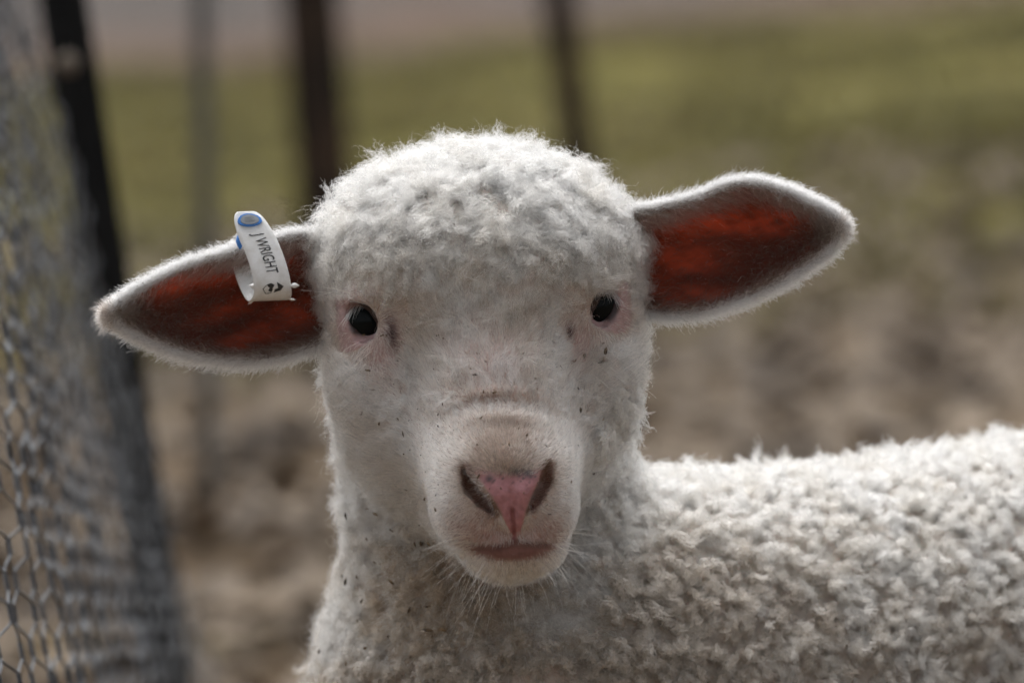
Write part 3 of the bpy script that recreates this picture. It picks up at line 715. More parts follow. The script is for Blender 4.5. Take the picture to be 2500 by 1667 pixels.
# ------------------------------------------------------------------ ears
def ear_material():
    m, t, o = mat('ear_skin')
    at = N(t, 'ShaderNodeAttribute', attribute_name='skin_tint')
    b = N(t, 'ShaderNodeBsdfPrincipled', Roughness=0.6); b.inputs['Specular IOR Level'].default_value = 0.2
    tr = N(t, 'ShaderNodeBsdfTranslucent')
    t.links.new(at.outputs['Color'], b.inputs['Base Color'])
    a2 = N(t, 'ShaderNodeAttribute', attribute_name='through_tint'); t.links.new(a2.outputs['Color'], tr.inputs['Color'])
    mx = N(t, 'ShaderNodeMixShader', Fac=0.5); t.links.new(b.outputs[0], mx.inputs[1]); t.links.new(tr.outputs[0], mx.inputs[2])
    t.links.new(mx.outputs[0], o.inputs['Surface']); return m
M_EAR = ear_material()
def make_ear(top, bot, d_base, d_tip, cup, fold, seed, label, patches, sgn):
    ns, nv = 90, 48
    s_ = np.linspace(0, 1, ns); T_ = polyline(top, s_); B_ = polyline(bot, s_)
    v = np.linspace(-1, 1, nv)
    g = 0.5 * (v + 1)
    X = B_[:, None, 0] * (1 - g) + T_[:, None, 0] * g; Y = B_[:, None, 1] * (1 - g) + T_[:, None, 1] * g
    w = np.linalg.norm(T_ - B_, axis=1)
    prof = (1 - np.abs(v) ** 2.2)[None]
    D = d_base + (d_tip - d_base) * s_[:, None] - cup * (w / w.max())[:, None] * prof + fold * (w / w.max())[:, None] * smooth(0.55, 1, v)[None]
    D = D + 9 * np.sin(v * 9 + 2 * s_[:, None])[...] * (1 - s_[:, None]) * (1 - v ** 2)[None]       # ribs of cartilage
    I = P(X, Y, D); nI = np.zeros_like(I)
    du = np.gradient(I, axis=0); dvv = np.gradient(I, axis=1); nI = norm(np.cross(du, dvv).reshape(-1, 3)).reshape(I.shape)
    if (nI.reshape(-1, 3) @ FWD).mean() > 0: nI = -nI
    th = 0.0028 * (1 - 0.6 * np.abs(v) ** 4)[None] * (1 - 0.5 * s_ ** 3)[:, None]
    Oo = I - nI * th[..., None]
    V = np.concatenate([I.reshape(-1, 3), Oo.reshape(-1, 3)])
    ii, jj = np.meshgrid(np.arange(ns - 1), np.arange(nv - 1), indexing='ij'); a_ = (ii * nv + jj).ravel(); o_ = ns * nv
    q1 = np.stack([a_, a_ + nv, a_ + nv + 1, a_ + 1], 1); q2 = q1[:, ::-1] + o_
    fn = np.cross(V[q1[0, 1]] - V[q1[0, 0]], V[q1[0, 3]] - V[q1[0, 0]])
    ring = np.concatenate([np.arange(ns) * nv, (ns - 1) * nv + np.arange(1, nv), (np.arange(ns - 1)[::-1]) * nv + nv - 1, np.arange(nv - 2, 0, -1)])
    rn = np.roll(ring, -1)
    q3 = np.stack([ring, ring + o_, rn + o_, rn], 1)
    Qe = np.concatenate([q1, q2, q3])
    # colours: bare red skin in streaks, duller hairy skin towards the rim
    xx, yy = X.ravel(), Y.ravel()
    pn = Noise3(seed, 70)(np.stack([xx, yy * 2.2, 0 * xx], 1)); pn2 = Noise3(seed + 1, 28)(np.stack([xx, yy * 1.8, 0 * xx], 1))
    rim = smooth(0.74, 1.0, np.abs(np.broadcast_to(v, (ns, nv)).ravel())); tipw = smooth(0.82, 1.0, np.repeat(s_, nv))
    rim = np.maximum(rim, tipw)
    hot = np.zeros(len(xx))
    for (cx, cy_, sx, sy, an, am) in patches: hot = np.maximum(hot, am * gauss(xx, yy, cx, cy_, sx, sy, an))
    hot = np.clip(1.15 * hot * (0.9 + 0.22 * pn + 0.12 * pn2), 0, 1) ** 1.15
    dk = np.array([0.105, 0.042, 0.029]); rd = np.array([0.34, 0.070, 0.036]); br = np.array([0.12, 0.07, 0.05])
    c = dk * (1 - hot[:, None]) + rd * hot[:, None]; c = c * (1 - rim[:, None]) + br * rim[:, None]
    th_c = np.array([0.16, 0.032, 0.016]) * (1 - hot[:, None]) + np.array([0.66, 0.165, 0.085]) * hot[:, None]
    oc = np.tile([0.40, 0.26, 0.21], (len(xx), 1)); ot = np.tile([0.55, 0.26, 0.18], (len(xx), 1))
    o = fast_mesh('ear', V, Qe, M_EAR); color_attr(o.data, 'skin_tint', np.concatenate([c, oc])); color_attr(o.data, 'through_tint', np.concatenate([th_c, ot]))
    keep(o, lamb); tag(o, label)
    # ---- ear hair
    r = np.random.default_rng(seed)
    tip_dir = norm(np.gradient(I, axis=0).reshape(-1, 3)).reshape(I.shape); up_dir = norm(np.gradient(I, axis=1).reshape(-1, 3)).reshape(I.shape)
    def at_grid(A, fi, fj):
        i0 = np.clip(fi.astype(int), 0, ns - 2); j0 = np.clip(fj.astype(int), 0, nv - 2); a1 = (fi - i0)[:, None]; b1 = (fj - j0)[:, None]
        return A[i0, j0] * (1 - a1) * (1 - b1) + A[i0 + 1, j0] * a1 * (1 - b1) + A[i0, j0 + 1] * (1 - a1) * b1 + A[i0 + 1, j0 + 1] * a1 * b1
    def grow(fi, fj, side, L, lift, outw, tint_, rad, wigk):
        p = at_grid(I if side > 0 else Oo, fi, fj); nn = norm(at_grid(nI, fi, fj)) * side
        vv = fj / (nv - 1) * 2 - 1
        dirn = norm(at_grid(tip_dir, fi, fj)) * 0.75 + norm(at_grid(up_dir, fi, fj)) * (np.sign(vv) * outw)[:, None] + nn * lift[:, None] + 0.36 * r.normal(size=p.shape)
        dirn = norm(dirn); k = 6; t = np.linspace(0, 1, k)[None, :, None]
        wig = r.normal(size=(len(p), k, 3)).cumsum(1); wig -= wig[:, :1]
        pos = p[:, None] + dirn[:, None] * L[:, None, None] * t + (norm(at_grid(tip_dir, fi, fj)) * 0.3 - 0.15 * UPV)[:, None] * L[:, None, None] * t ** 2 + wig * wigk
        return pos, tint_ * (1 + 0.1 * r.normal(size=(len(p), 1)))
    P_, T2 = [], []
    WH = np.array([0.72, 0.68, 0.64]); TN = np.array([0.13, 0.085, 0.06])
    # outer side, all over
    nO = 26000; fi = r.uniform(0, ns - 1, nO); fj = r.uniform(0, nv - 1, nO)
    a1 = grow(fi, fj, -1, 0.0046 * r.uniform(0.6, 1.3, nO), r.uniform(0.25, 0.8, nO), 0.25 + 0 * fi, np.tile(WH, (nO, 1)), 0, 0.0004); P_.append(a1[0]); T2.append(a1[1])
    # rim fringe
    nR = 22000; fi = (ns - 1) * (1 - r.uniform(0, 1, nR) ** 1.25 * 0.98); side = r.choice([-1, 1], nR); e_ = np.abs(r.normal(0, 0.022, nR))
    fj = np.where(side < 0, e_, 1 - e_) * (nv - 1); fj = np.clip(fj, 0, nv - 1)
    a1 = grow(fi, fj, -1, 0.0046 * r.uniform(0.4, 1.35, nR), r.uniform(-0.3, 0.5, nR), 0.9 + 0 * fi, np.tile(WH, (nR, 1)), 0, 0.0007); P_.append(a1[0]); T2.append(a1[1])
    # inner fuzz, thick near the rim, thin over the bare middle
    nF = 30000; fi = r.uniform(0, ns - 1, nF); vq = r.uniform(-1, 1, nF); fj = (vq + 1) / 2 * (nv - 1)
    xi = at_grid(np.stack([X, Y, D], -1), fi, fj)
    rimq = np.maximum(np.where(vq > 0, smooth(0.5, 1.0, np.abs(vq)), smooth(0.72, 1.0, np.abs(vq))), smooth(0.80, 1.0, fi / (ns - 1)))
    hq = np.zeros(nF)
    for (cx, cy_, sx, sy, an, am) in patches: hq = np.maximum(hq, am * gauss(xi[:, 0], xi[:, 1], cx, cy_, sx * 1.1, sy * 1.2, an))
    keepm = r.uniform(size=nF) < (0.10 + 0.8 * rimq) * (1 - 0.85 * np.clip(hq, 0, 1))
    fi, fj, rimq, vq = fi[keepm], fj[keepm], rimq[keepm], vq[keepm]; n_ = len(fi)
    topw = (vq > 0)[:, None]; ti = TN * (1 - rimq[:, None]) + np.where(topw, np.array([[0.30, 0.235, 0.19]]), np.array([[0.15, 0.10, 0.072]])) * rimq[:, None]
    a1 = grow(fi, fj, 1, 0.0065 * r.uniform(0.5, 1.3, n_) * np.where(vq > 0.5, 1.25, 1.0), r.uniform(0.12, 0.45, n_), 0.25 * np.where(vq > 0, -1.2, 0.4), ti, 0, 0.0006); P_.append(a1[0]); T2.append(a1[1])
    h = hair_object('ear_hair', np.concatenate(P_), np.linspace(0.7e-4, 0.35e-4, 6), np.clip(np.concatenate(T2), 0.02, 0.9), M_HAIR, lamb, None)
    h.parent = o
    h.matrix_parent_inverse = Matrix.Identity(4)
    return o
lp = [(420, 690, 60, 22, -0.35, 0.95), (520, 680, 60, 18, -0.2, 0.5), (640, 810, 75, 18, -0.35, 0.85), (720, 770, 60, 24, -0.3, 0.8), (560, 755, 60, 16, -0.3, 0.55)]
make_ear([(880, 640), (800, 590), (740, 572), (640, 592), (540, 622), (440, 655), (352, 700), (298, 736), (272, 762)],
         [(880, 800), (820, 822), (750, 850), (660, 872), (570, 877), (480, 865), (390, 838), (312, 800), (272, 762)],
         -150, -120, 95, 26, 51, 'cupped ear with a white tag through its upper rim', lp, -1)
rp_ = [(1870, 545, 70, 24, -0.05, 1.0), (1760, 548, 90, 24, -0.1, 0.85), (1660, 630, 80, 30, 0.05, 0.9), (1700, 718, 60, 22, 0.0, 0.75), (1620, 690, 50, 60, 0.0, 0.55)]
make_ear([(1450, 560), (1530, 520), (1610, 506), (1700, 482), (1775, 452), (1840, 446), (1915, 466), (1985, 498), (2030, 524), (2050, 548)],
         [(1450, 720), (1520, 748), (1590, 762), (1680, 764), (1770, 742), (1870, 704), (1955, 656), (2020, 606), (2046, 570), (2050, 548)],
         -160, -110, 95, 26, 61, 'large upright ear without a tag, red inside', rp_, 1)

# ------------------------------------------------------------------ whiskers and lashes
def strands(roots, dirs, lens, sag, k, wig, seed):
    r = np.random.default_rng(seed); t = np.linspace(0, 1, k)[None, :, None]
    w = r.normal(size=(len(roots), k, 3)).cumsum(1); w -= w[:, :1]
    return roots[:, None] + dirs[:, None] * lens[:, None, None] * t + sag[:, None] * lens[:, None, None] * t ** 2 + w * wig
front_mask = toward > 0.0
def surf_at(px_, py_):
    """nearest front surface point under a place on the face"""
    q = np.hypot(VP[:, 0] - px_, VP[:, 1] - py_); c = np.where(q < 10)[0]
    if len(c) == 0: c = np.array([np.argmin(q)])
    return VW[c[np.argmax(VP[c, 2])]], NW[c[np.argmax(VP[c, 2])]]
rw = np.random.default_rng(77); R_, D_, L_, G_ = [], [], [], []
for i in range(95):
    u = rw.uniform(-1, 1)
    ang = u * 1.75
    cx_, cy_ = 1256 + 128 * math.sin(ang) * rw.uniform(0.8, 1.0), 1318 + 92 * math.cos(ang) * rw.uniform(0.75, 0.98)
    q, nn = surf_at(cx_, cy_)
    dv_ = norm(math.sin(ang) * RGT - math.cos(ang) * UPV - 0.1 * FWD + 0.22 * rw.normal(size=3))
    R_.append(q); D_.append(dv_); L_.append(rw.uniform(0.008, 0.024)); G_.append(-0.25 * UPV + 0.18 * rw.normal(size=3))
for i in range(14):                                        # brow whiskers
    lft = i % 2 == 0
    q, nn = surf_at((850 if lft else 1490) + rw.normal(0, 26), (718 if lft else 690) + rw.normal(0, 10))
    dv_ = norm((-1 if lft else 1) * RGT + rw.uniform(-0.35, 0.35) * UPV - 0.3 * FWD)
    R_.append(q); D_.append(dv_); L_.append(rw.uniform(0.008, 0.019)); G_.append(rw.uniform(-0.35, 0.15) * UPV)
for i in range(30):                                        # cheek whiskers
    lft = i % 2 == 0
    q, nn = surf_at((880 if lft else 1480) + rw.normal(0, 22), 880 + rw.normal(0, 30))
    dv_ = norm((-0.8 if lft else 0.8) * RGT - 0.5 * UPV - 0.2 * FWD + 0.1 * rw.normal(size=3))
    R_.append(q); D_.append(dv_); L_.append(rw.uniform(0.010, 0.020)); G_.append(-0.2 * UPV)
pos = strands(np.array(R_), np.array(D_), np.array(L_), np.array(G_), 9, 0.0002, 5)
wh_ = hair_object('whisker', pos, np.linspace(0.95e-4, 0.35e-4, 9), np.tile([0.80, 0.74, 0.64], (len(pos), 1)), M_HAIR, lamb, 'long pale whiskers round chin, brows and cheeks'); wh_['kind'] = 'stuff'
R_, D_, L_, G_ = [], [], [], []
for key, (x0, y0, x1, y1, sx) in {'left': (848, 768, 915, 734, -1), 'right': (1446, 706, 1504, 722, 1)}.items():
    for i in range(85):
        u = rw.uniform(0, 1)
        e = EYES[key]; c = np.array(e['c'])
        ax_ = np.array([x0 + (x1 - x0) * u, y0 + (y1 - y0) * u - 14 * math.sin(math.pi * u)])
        q2 = (e['r'] + 14) ** 2 - (ax_[0] - c[0]) ** 2 - (ax_[1] - c[1]) ** 2
        dd = c[2] + math.sqrt(max(q2, 60))
        R_.append(P(ax_[0] + rw.normal(0, 2), ax_[1] + rw.normal(0, 3), dd))
        outer = (1 - u) if sx < 0 else u
        D_.append(norm(sx * (0.15 + 0.5 * outer) * RGT - 0.85 * UPV - 0.55 * FWD + 0.15 * rw.normal(size=3))); L_.append(rw.uniform(0.004, 0.008) * (0.35 + outer)); G_.append(0.15 * FWD - 0.1 * UPV)
pos = strands(np.array(R_), np.array(D_), np.array(L_), np.array(G_), 6, 0.0001, 6)
hair_object('eyelash', pos, np.linspace(0.9e-4, 0.35e-4, 6), np.tile([0.78, 0.75, 0.72], (len(pos), 1)), M_HAIR, lamb, 'white lashes hanging over the eyes')

# ------------------------------------------------------------------ specks of dirt and seed caught in the face hair
M_SPECK = principled('dirt_speck', (0.045, 0.032, 0.022), 0.9, color2=(0.19, 0.125, 0.065), scale=300)
sv, sf = [], []
spots = [(897, 905, 6), (1059, 906, 7), (932, 1034, 6), (1082, 822, 5), (1308, 921, 6), (1400, 882, 8), (1428, 872, 8), (1472, 885, 8), (1480, 862, 10), (1367, 893, 5), (1407, 1001, 8), (1048, 1220, 6), (1430, 870, 6), (830, 1226, 5), (1290, 1058, 5), (1165, 1155, 5), (1070, 1310, 8), (1440, 1150, 6), (1412, 930, 5), (1410, 946, 5), (1347, 860, 7), (1350, 835, 6)]
for i in range(70): spots.append((rw.uniform(880, 1500), rw.uniform(760, 1260), rw.uniform(2, 4.5)))
for i in range(30): spots.append((rw.uniform(800, 1100), rw.uniform(1230, 1640), rw.uniform(4, 9)))
for (sx, sy, sr) in spots:
    if np.hypot(VP[:, 0] - sx, VP[:, 1] - sy).min() > 9: continue
    q, nn = surf_at(sx, sy); lift = 0.0022 if sy < 1000 else (0.0015 if abs(sx - 1230) < 170 and sy < 1300 else 0.004)
    if sy > 1230 and sx < 1100: lift = 0.0075
    c = q + nn * lift
    b_ = norm(rw.normal(size=3)); a_ = norm(np.cross(nn, b_)); b_ = np.cross(nn, a_); k0 = len(sv); rS = sr * S * 0.8; el = rw.uniform(1, 2.6)
    ringn = 6
    for j in range(ringn):
        th = j / ringn * 6.283; sv.append(c + a_ * (math.cos(th) * rS * el * rw.uniform(0.7, 1.1)) + b_ * (math.sin(th) * rS * 0.75 * rw.uniform(0.7, 1.1)))
    sv.append(c + nn * rS * 0.7); sv.append(c - nn * rS * 0.5)
    for j in range(ringn):
        sf.append((k0 + j, k0 + (j + 1) % ringn, k0 + ringn)); sf.append((k0 + (j + 1) % ringn, k0 + j, k0 + ringn + 1))
o = mesh('dirt_speck', sv, sf, M_SPECK); keep(o, lamb); tag(o, 'dark specks of dirt and seed caught in the hair', kind='stuff')
# the black twig on the crown
dtw = VP[np.hypot(VP[:, 0] - 1028, VP[:, 1] - 507) < 14][:, 2].max() + 84
tp = np.array([P(1021, 516, dtw - 6), P(1027, 510, dtw), P(1031, 505, dtw + 2), P(1036, 499, dtw + 1)])
tv, tf = [], []
for i, c in enumerate(tp):
    for j in range(6):
        th = j / 6 * 6.283; tv.append(c + (math.cos(th) * norm(RGT + UPV) - math.sin(th) * FWD) * 3.2 * S * (1 if i in (1, 2) else 0.7))
for i in range(3):
    for j in range(6): tf.append((i * 6 + j, i * 6 + (j + 1) % 6, (i + 1) * 6 + (j + 1) % 6, (i + 1) * 6 + j))
tf += [tuple(range(5, -1, -1)), tuple(range(18, 24))]
o = mesh('twig', tv, tf, M_SPECK); tag(o, 'tiny black twig caught in the wool on the lamb\'s crown', 'twig')

# ------------------------------------------------------------------ ear tag
M_TAG = principled('tag_plastic', (0.86, 0.86, 0.85), 0.42, color2=(0.74, 0.73, 0.70), scale=220, bump=0.06)
M_BLUE = principled('blue_plastic', (0.05, 0.22, 0.62), 0.35)
M_GREY = principled('grey_plastic', (0.26, 0.28, 0.30), 0.45)
M_INK = principled('ink', (0.03, 0.03, 0.03), 0.5)
ear_tag = empty('ear_tag', Vector(P(640, 620, -20)))
tag(ear_tag, 'white plastic ear tag with blue ringed button, looped over the ear on the left', 'ear tag')
# centre line of the strap (x, y, d) and the two edges: front down, round the bottom, back up behind the rim
TL = [(571, 519, 6), (573, 545, 18), (583, 580, 30), (600, 620, 40), (613, 660, 46), (620, 700, 44), (617, 724, 26), (606, 734, -4), (592, 716, -44), (578, 682, -86), (566, 640, -128), (560, 605, -160), (562, 588, -178), (572, 578, -176), (586, 562, -140), (590, 545, -90)]
TR = [(628, 517, -6), (650, 541, 8), (672, 577, 22), (690, 618, 32), (704, 662, 38), (711, 700, 36), (711, 722, 16), (702, 730, -14), (686, 712, -54), (668, 676, -96), (652, 634, -138), (640, 600, -170), (634, 584, -188), (634, 572, -186), (636, 556, -150), (632, 542, -100)]
nT = 120
tpar = np.linspace(0, 1, nT)
CL = polyline(TL, tpar); CR = polyline(TR, tpar)
WL = P(CL[:, 0], CL[:, 1], CL[:, 2] - 60); WR = P(CR[:, 0], CR[:, 1], CR[:, 2] - 60)
mid = 0.5 * (WL + WR); tang = norm(np.gradient(mid, axis=0)); across = WR - WL; nrm = norm(np.cross(across, tang))
if nrm[20] @ FWD > 0: nrm = -nrm
hT = 0.0006
def strap_pt(u, v, h):
    """u along 0..1, v across -1..1, h height over the middle of the strap"""
    u = np.atleast_1d(np.asarray(u, float)); v = np.atleast_1d(np.asarray(v, float)); f = np.clip(u, 0, 1) * (nT - 1); i = np.clip(f.astype(int), 0, nT - 2); a_ = (f - i)[:, None]
    g = lambda A: A[i] * (1 - a_) + A[i + 1] * a_
    return g(mid) + 0.5 * v[:, None] * g(across) + np.asarray(h) * norm(g(nrm))
vv = np.linspace(-1, 1, 9); Vt = []
def half_width(u): return np.where(u < 0.035, 0.72 + 0.28 * np.sqrt(np.clip(u / 0.035, 0, 1)), 1.0)
for sgn_ in (1, -1):
    for i in range(nT):
        hw_ = half_width(tpar[i])
        Vt.append(strap_pt(np.full(9, tpar[i]), vv * hw_, sgn_ * hT * (1 - 0.35 * vv ** 8)[:, None]))
Vt = np.concatenate(Vt); o_ = nT * 9
i_, j_ = np.meshgrid(np.arange(nT - 1), np.arange(8), indexing='ij'); a = (i_ * 9 + j_).ravel()
q1 = np.stack([a, a + 9, a + 10, a + 1], 1)
ring = np.concatenate([np.arange(nT) * 9, (nT - 1) * 9 + np.arange(1, 9), np.arange(nT - 1)[::-1] * 9 + 8, np.arange(7, 0, -1)]); rn = np.roll(ring, -1)
o = fast_mesh('strap', Vt, np.concatenate([q1, q1[:, ::-1] + o_, np.stack([ring, ring + o_, rn + o_, rn], 1)]), M_TAG); keep(o, ear_tag)
def disc(name, uc, vc, ru, rv, h0, h1, m, parent):
    n = 36; th = np.arange(n) / n * 6.283185
    bot = strap_pt(uc + ru * np.cos(th), vc + rv * np.sin(th), h0); top = strap_pt(uc + ru * np.cos(th) * 0.97, vc + rv * np.sin(th) * 0.97, h1); ce = strap_pt([uc], [vc], h1)
    V = np.concatenate([bot, top, ce]); f = [(i, (i + 1) % n, n + (i + 1) % n, n + i) for i in range(n)] + [(n + i, n + (i + 1) % n, 2 * n) for i in range(n)]
    o = mesh(name, V, f, m, None, False); keep(o, parent); return o
arc = np.r_[0, np.cumsum(np.linalg.norm(np.diff(mid, axis=0), axis=1))]; arcL = arc[-1]; wT = np.linalg.norm(across[18]); PX = S
u_of = lambda px_len: px_len * PX / arcL
UC = 0.062
b_ring = disc('button_ring', UC, -0.02, 0.036, 0.80, hT * 0.5, hT + 0.0011, M_BLUE, ear_tag)
b_face = disc('button_face', UC, -0.02, 0.028, 0.62, hT, hT + 0.0014, M_GREY, ear_tag)
def flat(name, polys, h, m, parent):
    """flat print: polygons in strap coordinates"""
    V, Fc = [], []
    for pl in polys:
        pl = np.asarray(pl, float); k0 = len(V); V += list(strap_pt(pl[:, 0], pl[:, 1], h)); Fc.append(tuple(range(k0, k0 + len(pl))))
    o = mesh(name, V, Fc, m, None, False); keep(o, parent); return o
def seg(u0, v0, u1, v1, w):
    k = wT / 2 / arcL                                       # v unit in u units
    d_ = np.array([u1 - u0, (v1 - v0) * k]); d_ = d_ / np.linalg.norm(d_); nn_ = np.array([-d_[1], d_[0] / 1]) * w
    return [(u0 + nn_[0], v0 + nn_[1] / k), (u1 + nn_[0], v1 + nn_[1] / k), (u1 - nn_[0], v1 - nn_[1] / k), (u0 - nn_[0], v0 - nn_[1] / k)]
M_ENGR = principled('engraving', (0.09, 0.095, 0.10), 0.6)
W1 = 0.0009
sq = [seg(UC - 0.011, -0.28, UC - 0.011, 0.24, W1), seg(UC - 0.011, 0.24, UC + 0.011, 0.24, W1), seg(UC + 0.011, 0.24, UC + 0.011, -0.28, W1), seg(UC + 0.011, -0.28, UC - 0.011, -0.28, W1), seg(UC - 0.006, -0.12, UC - 0.006, 0.1, W1), seg(UC - 0.006, 0.1, UC + 0.005, 0.1, W1), seg(UC + 0.005, 0.1, UC + 0.005, -0.08, W1), seg(UC - 0.006, -0.12, UC + 0.001, -0.12, W1)]
flat('emblem', sq, hT + 0.0016, M_ENGR, ear_tag)
# lettering
fc = bpy.data.curves.new('lettering', 'FONT'); fc.body = 'J WRIGHT'; fc.size = 1.0; fc.resolution_u = 4; fc.offset = 0.004
fo = bpy.data.objects.new('lettering_source', fc); COL.objects.link(fo)
bpy.context.view_layer.update()
me_ = fo.evaluated_get(bpy.context.evaluated_depsgraph_get()).to_mesh()
tv_ = np.array([v.co[:] for v in me_.vertices]); tf_ = [tuple(p_.vertices) for p_ in me_.polygons]
bpy.data.objects.remove(fo)
tx0, tx1 = tv_[:, 0].min(), tv_[:, 0].max(); ty0, ty1 = tv_[:, 1].min(), tv_[:, 1].max()
U0, U1 = 0.138, 0.372
tu = U0 + (tv_[:, 0] - tx0) / (tx1 - tx0) * (U1 - U0)
tw_ = -0.40 + (tv_[:, 1] - ty0) / (ty1 - ty0) * 0.86
o = mesh('lettering', strap_pt(tu, tw_, hT + 0.00022), tf_, M_INK, None, False); keep(o, ear_tag); tag(o, 'black capital lettering printed down the strap')
# printed box mark near the bend
B0 = 0.448
pr = [seg(B0 - 0.018, -0.30, B0 - 0.002, -0.52, 0.0013), seg(B0 - 0.002, -0.52, B0 + 0.024, -0.36, 0.0013), seg(B0 + 0.024, -0.36, B0 + 0.022, -0.06, 0.0013),
      [(B0 - 0.026, -0.06), (B0 - 0.014, 0.12), (B0 + 0.002, 0.0), (B0 - 0.008, -0.22), (B0 - 0.020, -0.30)], [(B0 - 0.008, -0.12), (B0 + 0.006, 0.02), (B0 + 0.020, -0.06), (B0 + 0.010, -0.24)],
      [(B0 - 0.028, 0.26), (B0 - 0.002, 0.60), (B0 + 0.018, 0.42), (B0 + 0.022, 0.06), (B0 + 0.008, 0.12), (B0 + 0.004, 0.30)]]
flat('printed_mark', pr, hT + 0.00022, M_INK, ear_tag)
# blue pin behind the button and the four little nibs at the bend
def blob(name, c, ax_, ln, r, m, parent, seg_=10):
    ax_ = norm(np.asarray(ax_, float)); t1_, t2_ = frame(ax_[None]); V, Fc = [], []
    prof = [(-1, 0.05), (-0.6, 0.62), (-0.1, 1.0), (0.4, 0.8), (0.8, 0.4), (1.15, 0.05)]
    for (z_, r_) in prof:
        for j in range(seg_):
            th = j / seg_ * 6.283; V.append(c + ax_ * z_ * ln + (t1_[0] * math.cos(th) + t2_[0] * math.sin(th)) * r * r_)
    for i in range(len(prof) - 1):
        for j in range(seg_): Fc.append((i * seg_ + j, i * seg_ + (j + 1) % seg_, (i + 1) * seg_ + (j + 1) % seg_, (i + 1) * seg_ + j))
    o = mesh(name, V, Fc, m); keep(o, parent); return o
blob('pin', P(586, 588, -75), UPV + 0.3 * FWD, 22 * S, 11 * S, M_BLUE, ear_tag)
for (bx, by, dx, dy) in ((619, 699, -1, 0.25), (719, 697, 1, 0.0), (613, 737, -0.8, -0.6), (712, 731, 1, -0.1)):
    blob('nib', P(bx, by, -22 if by < 720 else -70), dx * RGT + dy * UPV, 11 * S if by < 720 else 9 * S, (7 if by < 720 else 3.5) * S, M_TAG, ear_tag)

# ------------------------------------------------------------------ fences
M_BLACK = principled('black_coated_steel', (0.006, 0.0065, 0.007), 0.75, spec=0.2, color2=(0.012, 0.012, 0.012), scale=30)
M_RUST = principled('weathered_steel', (0.018, 0.016, 0.014), 0.85, spec=0.2, color2=(0.075, 0.048, 0.031), scale=9)
M_GALV = principled('galvanised_wire', (0.17, 0.18, 0.195), 0.45, metal=0.4, spec=0.4, color2=(0.075, 0.08, 0.09), scale=60)
M_GPOST = principled('grey_steel', (0.15, 0.145, 0.13), 0.6, metal=0.2, color2=(0.09, 0.09, 0.09), scale=30)
def star_post(name, base, top, width, rot, m, hole=None):
    """Y section steel picket between two world points"""
    base, top = np.asarray(base, float), np.asarray(top, float); ax_ = norm(top - base); e1 = norm(np.cross(ax_, np.array([0, 1.0, 0.0]))); e2 = np.cross(ax_, e1)
    sec = []
    for k in range(3):
        th = rot + k * 2.0944
        for da, rr in ((-1.0, 0.12), (-0.055, 0.95), (0.0, 1.02), (0.055, 0.95)):
            sec.append((math.cos(th + (da if rr > 0.5 else -1.047)) * rr, math.sin(th + (da if rr > 0.5 else -1.047)) * rr))
    n = len(sec); zs = [0, 0.04, 0.5, 0.985, 1.0]; V, Fc = [], []
    for zi, z_ in enumerate(zs):
        sc_ = 0.25 if zi == 0 else (0.93 if zi == 4 else 1.0)
        for (a_, b_) in sec: V.append(base + (top - base) * z_ + (e1 * a_ + e2 * b_) * width * sc_)
    for i in range(len(zs) - 1):
        for j in range(n): Fc.append((i * n + j, i * n + (j + 1) % n, (i + 1) * n + (j + 1) % n, (i + 1) * n + j))
    Fc.append(tuple(range((len(zs) - 1) * n, len(zs) * n)))
    return mesh(name, V, Fc, m, None, False)
def drop(px_, py_, depth, pdir):
    """follow a leaning post line (photo pixels per pixel, at one distance) down to the ground"""
    a_ = PD(px_, py_, depth); b_ = PD(px_ + pdir * 1000, py_ + 1000, depth); v = b_ - a_; t = a_[2] / -v[2]; return a_ + v * t, -norm(v)
bp_, up_ = drop(162, 0, 4.32, 0.155)
wire_fence = empty('wire_fence', Vector(bp_))
tag(wire_fence, 'leaning black steel post with sagging wire netting along the left edge', 'fence')
pst = star_post('post', bp_ - up_ * 0.25, bp_ + up_ * 1.15, 0.0215, 0.35, M_BLACK); keep(pst, wire_fence); tag(pst, 'black steel picket leaning to the left')
# pale disc added in place of a see-through hole in the post
hole_disc = blob('hole_disc', PD(166, 155, 4.29), -FWD, 0.004, 0.0085, principled('pale_hole_disc', (0.16, 0.13, 0.10), 0.7), wire_fence, 16)
b2, u2 = drop(492, 300, 6.4, 0.02)
p2 = star_post('post', b2 - u2 * 0.25, b2 + u2 * 1.0, 0.012, 0.9, M_GPOST); keep(p2, wire_fence); tag(p2, 'dull grey steel picket farther along the netting')
# netting: six-sided cells of twisted wire on a sagging sheet
path = np.array([(2.66, -150, 0.20), (2.74, -70, 0.20), (2.82, 5, 0.20), (2.90, 68, 0.198), (3.0, 122, 0.198), (3.15, 176, 0.20), (3.4, 240, 0.21), (3.7, 305, 0.23), (3.95, 365, 0.245), (4.15, 430, 0.262), (4.28, 490, 0.275)])
fine = np.linspace(0, 1, 4000); idxf = fine * (len(path) - 1)
dep = np.interp(idxf, np.arange(len(path)), path[:, 0]); pxs = np.interp(dep, path[:, 0], path[:, 1]); slp = np.interp(dep, path[:, 0], path[:, 2])
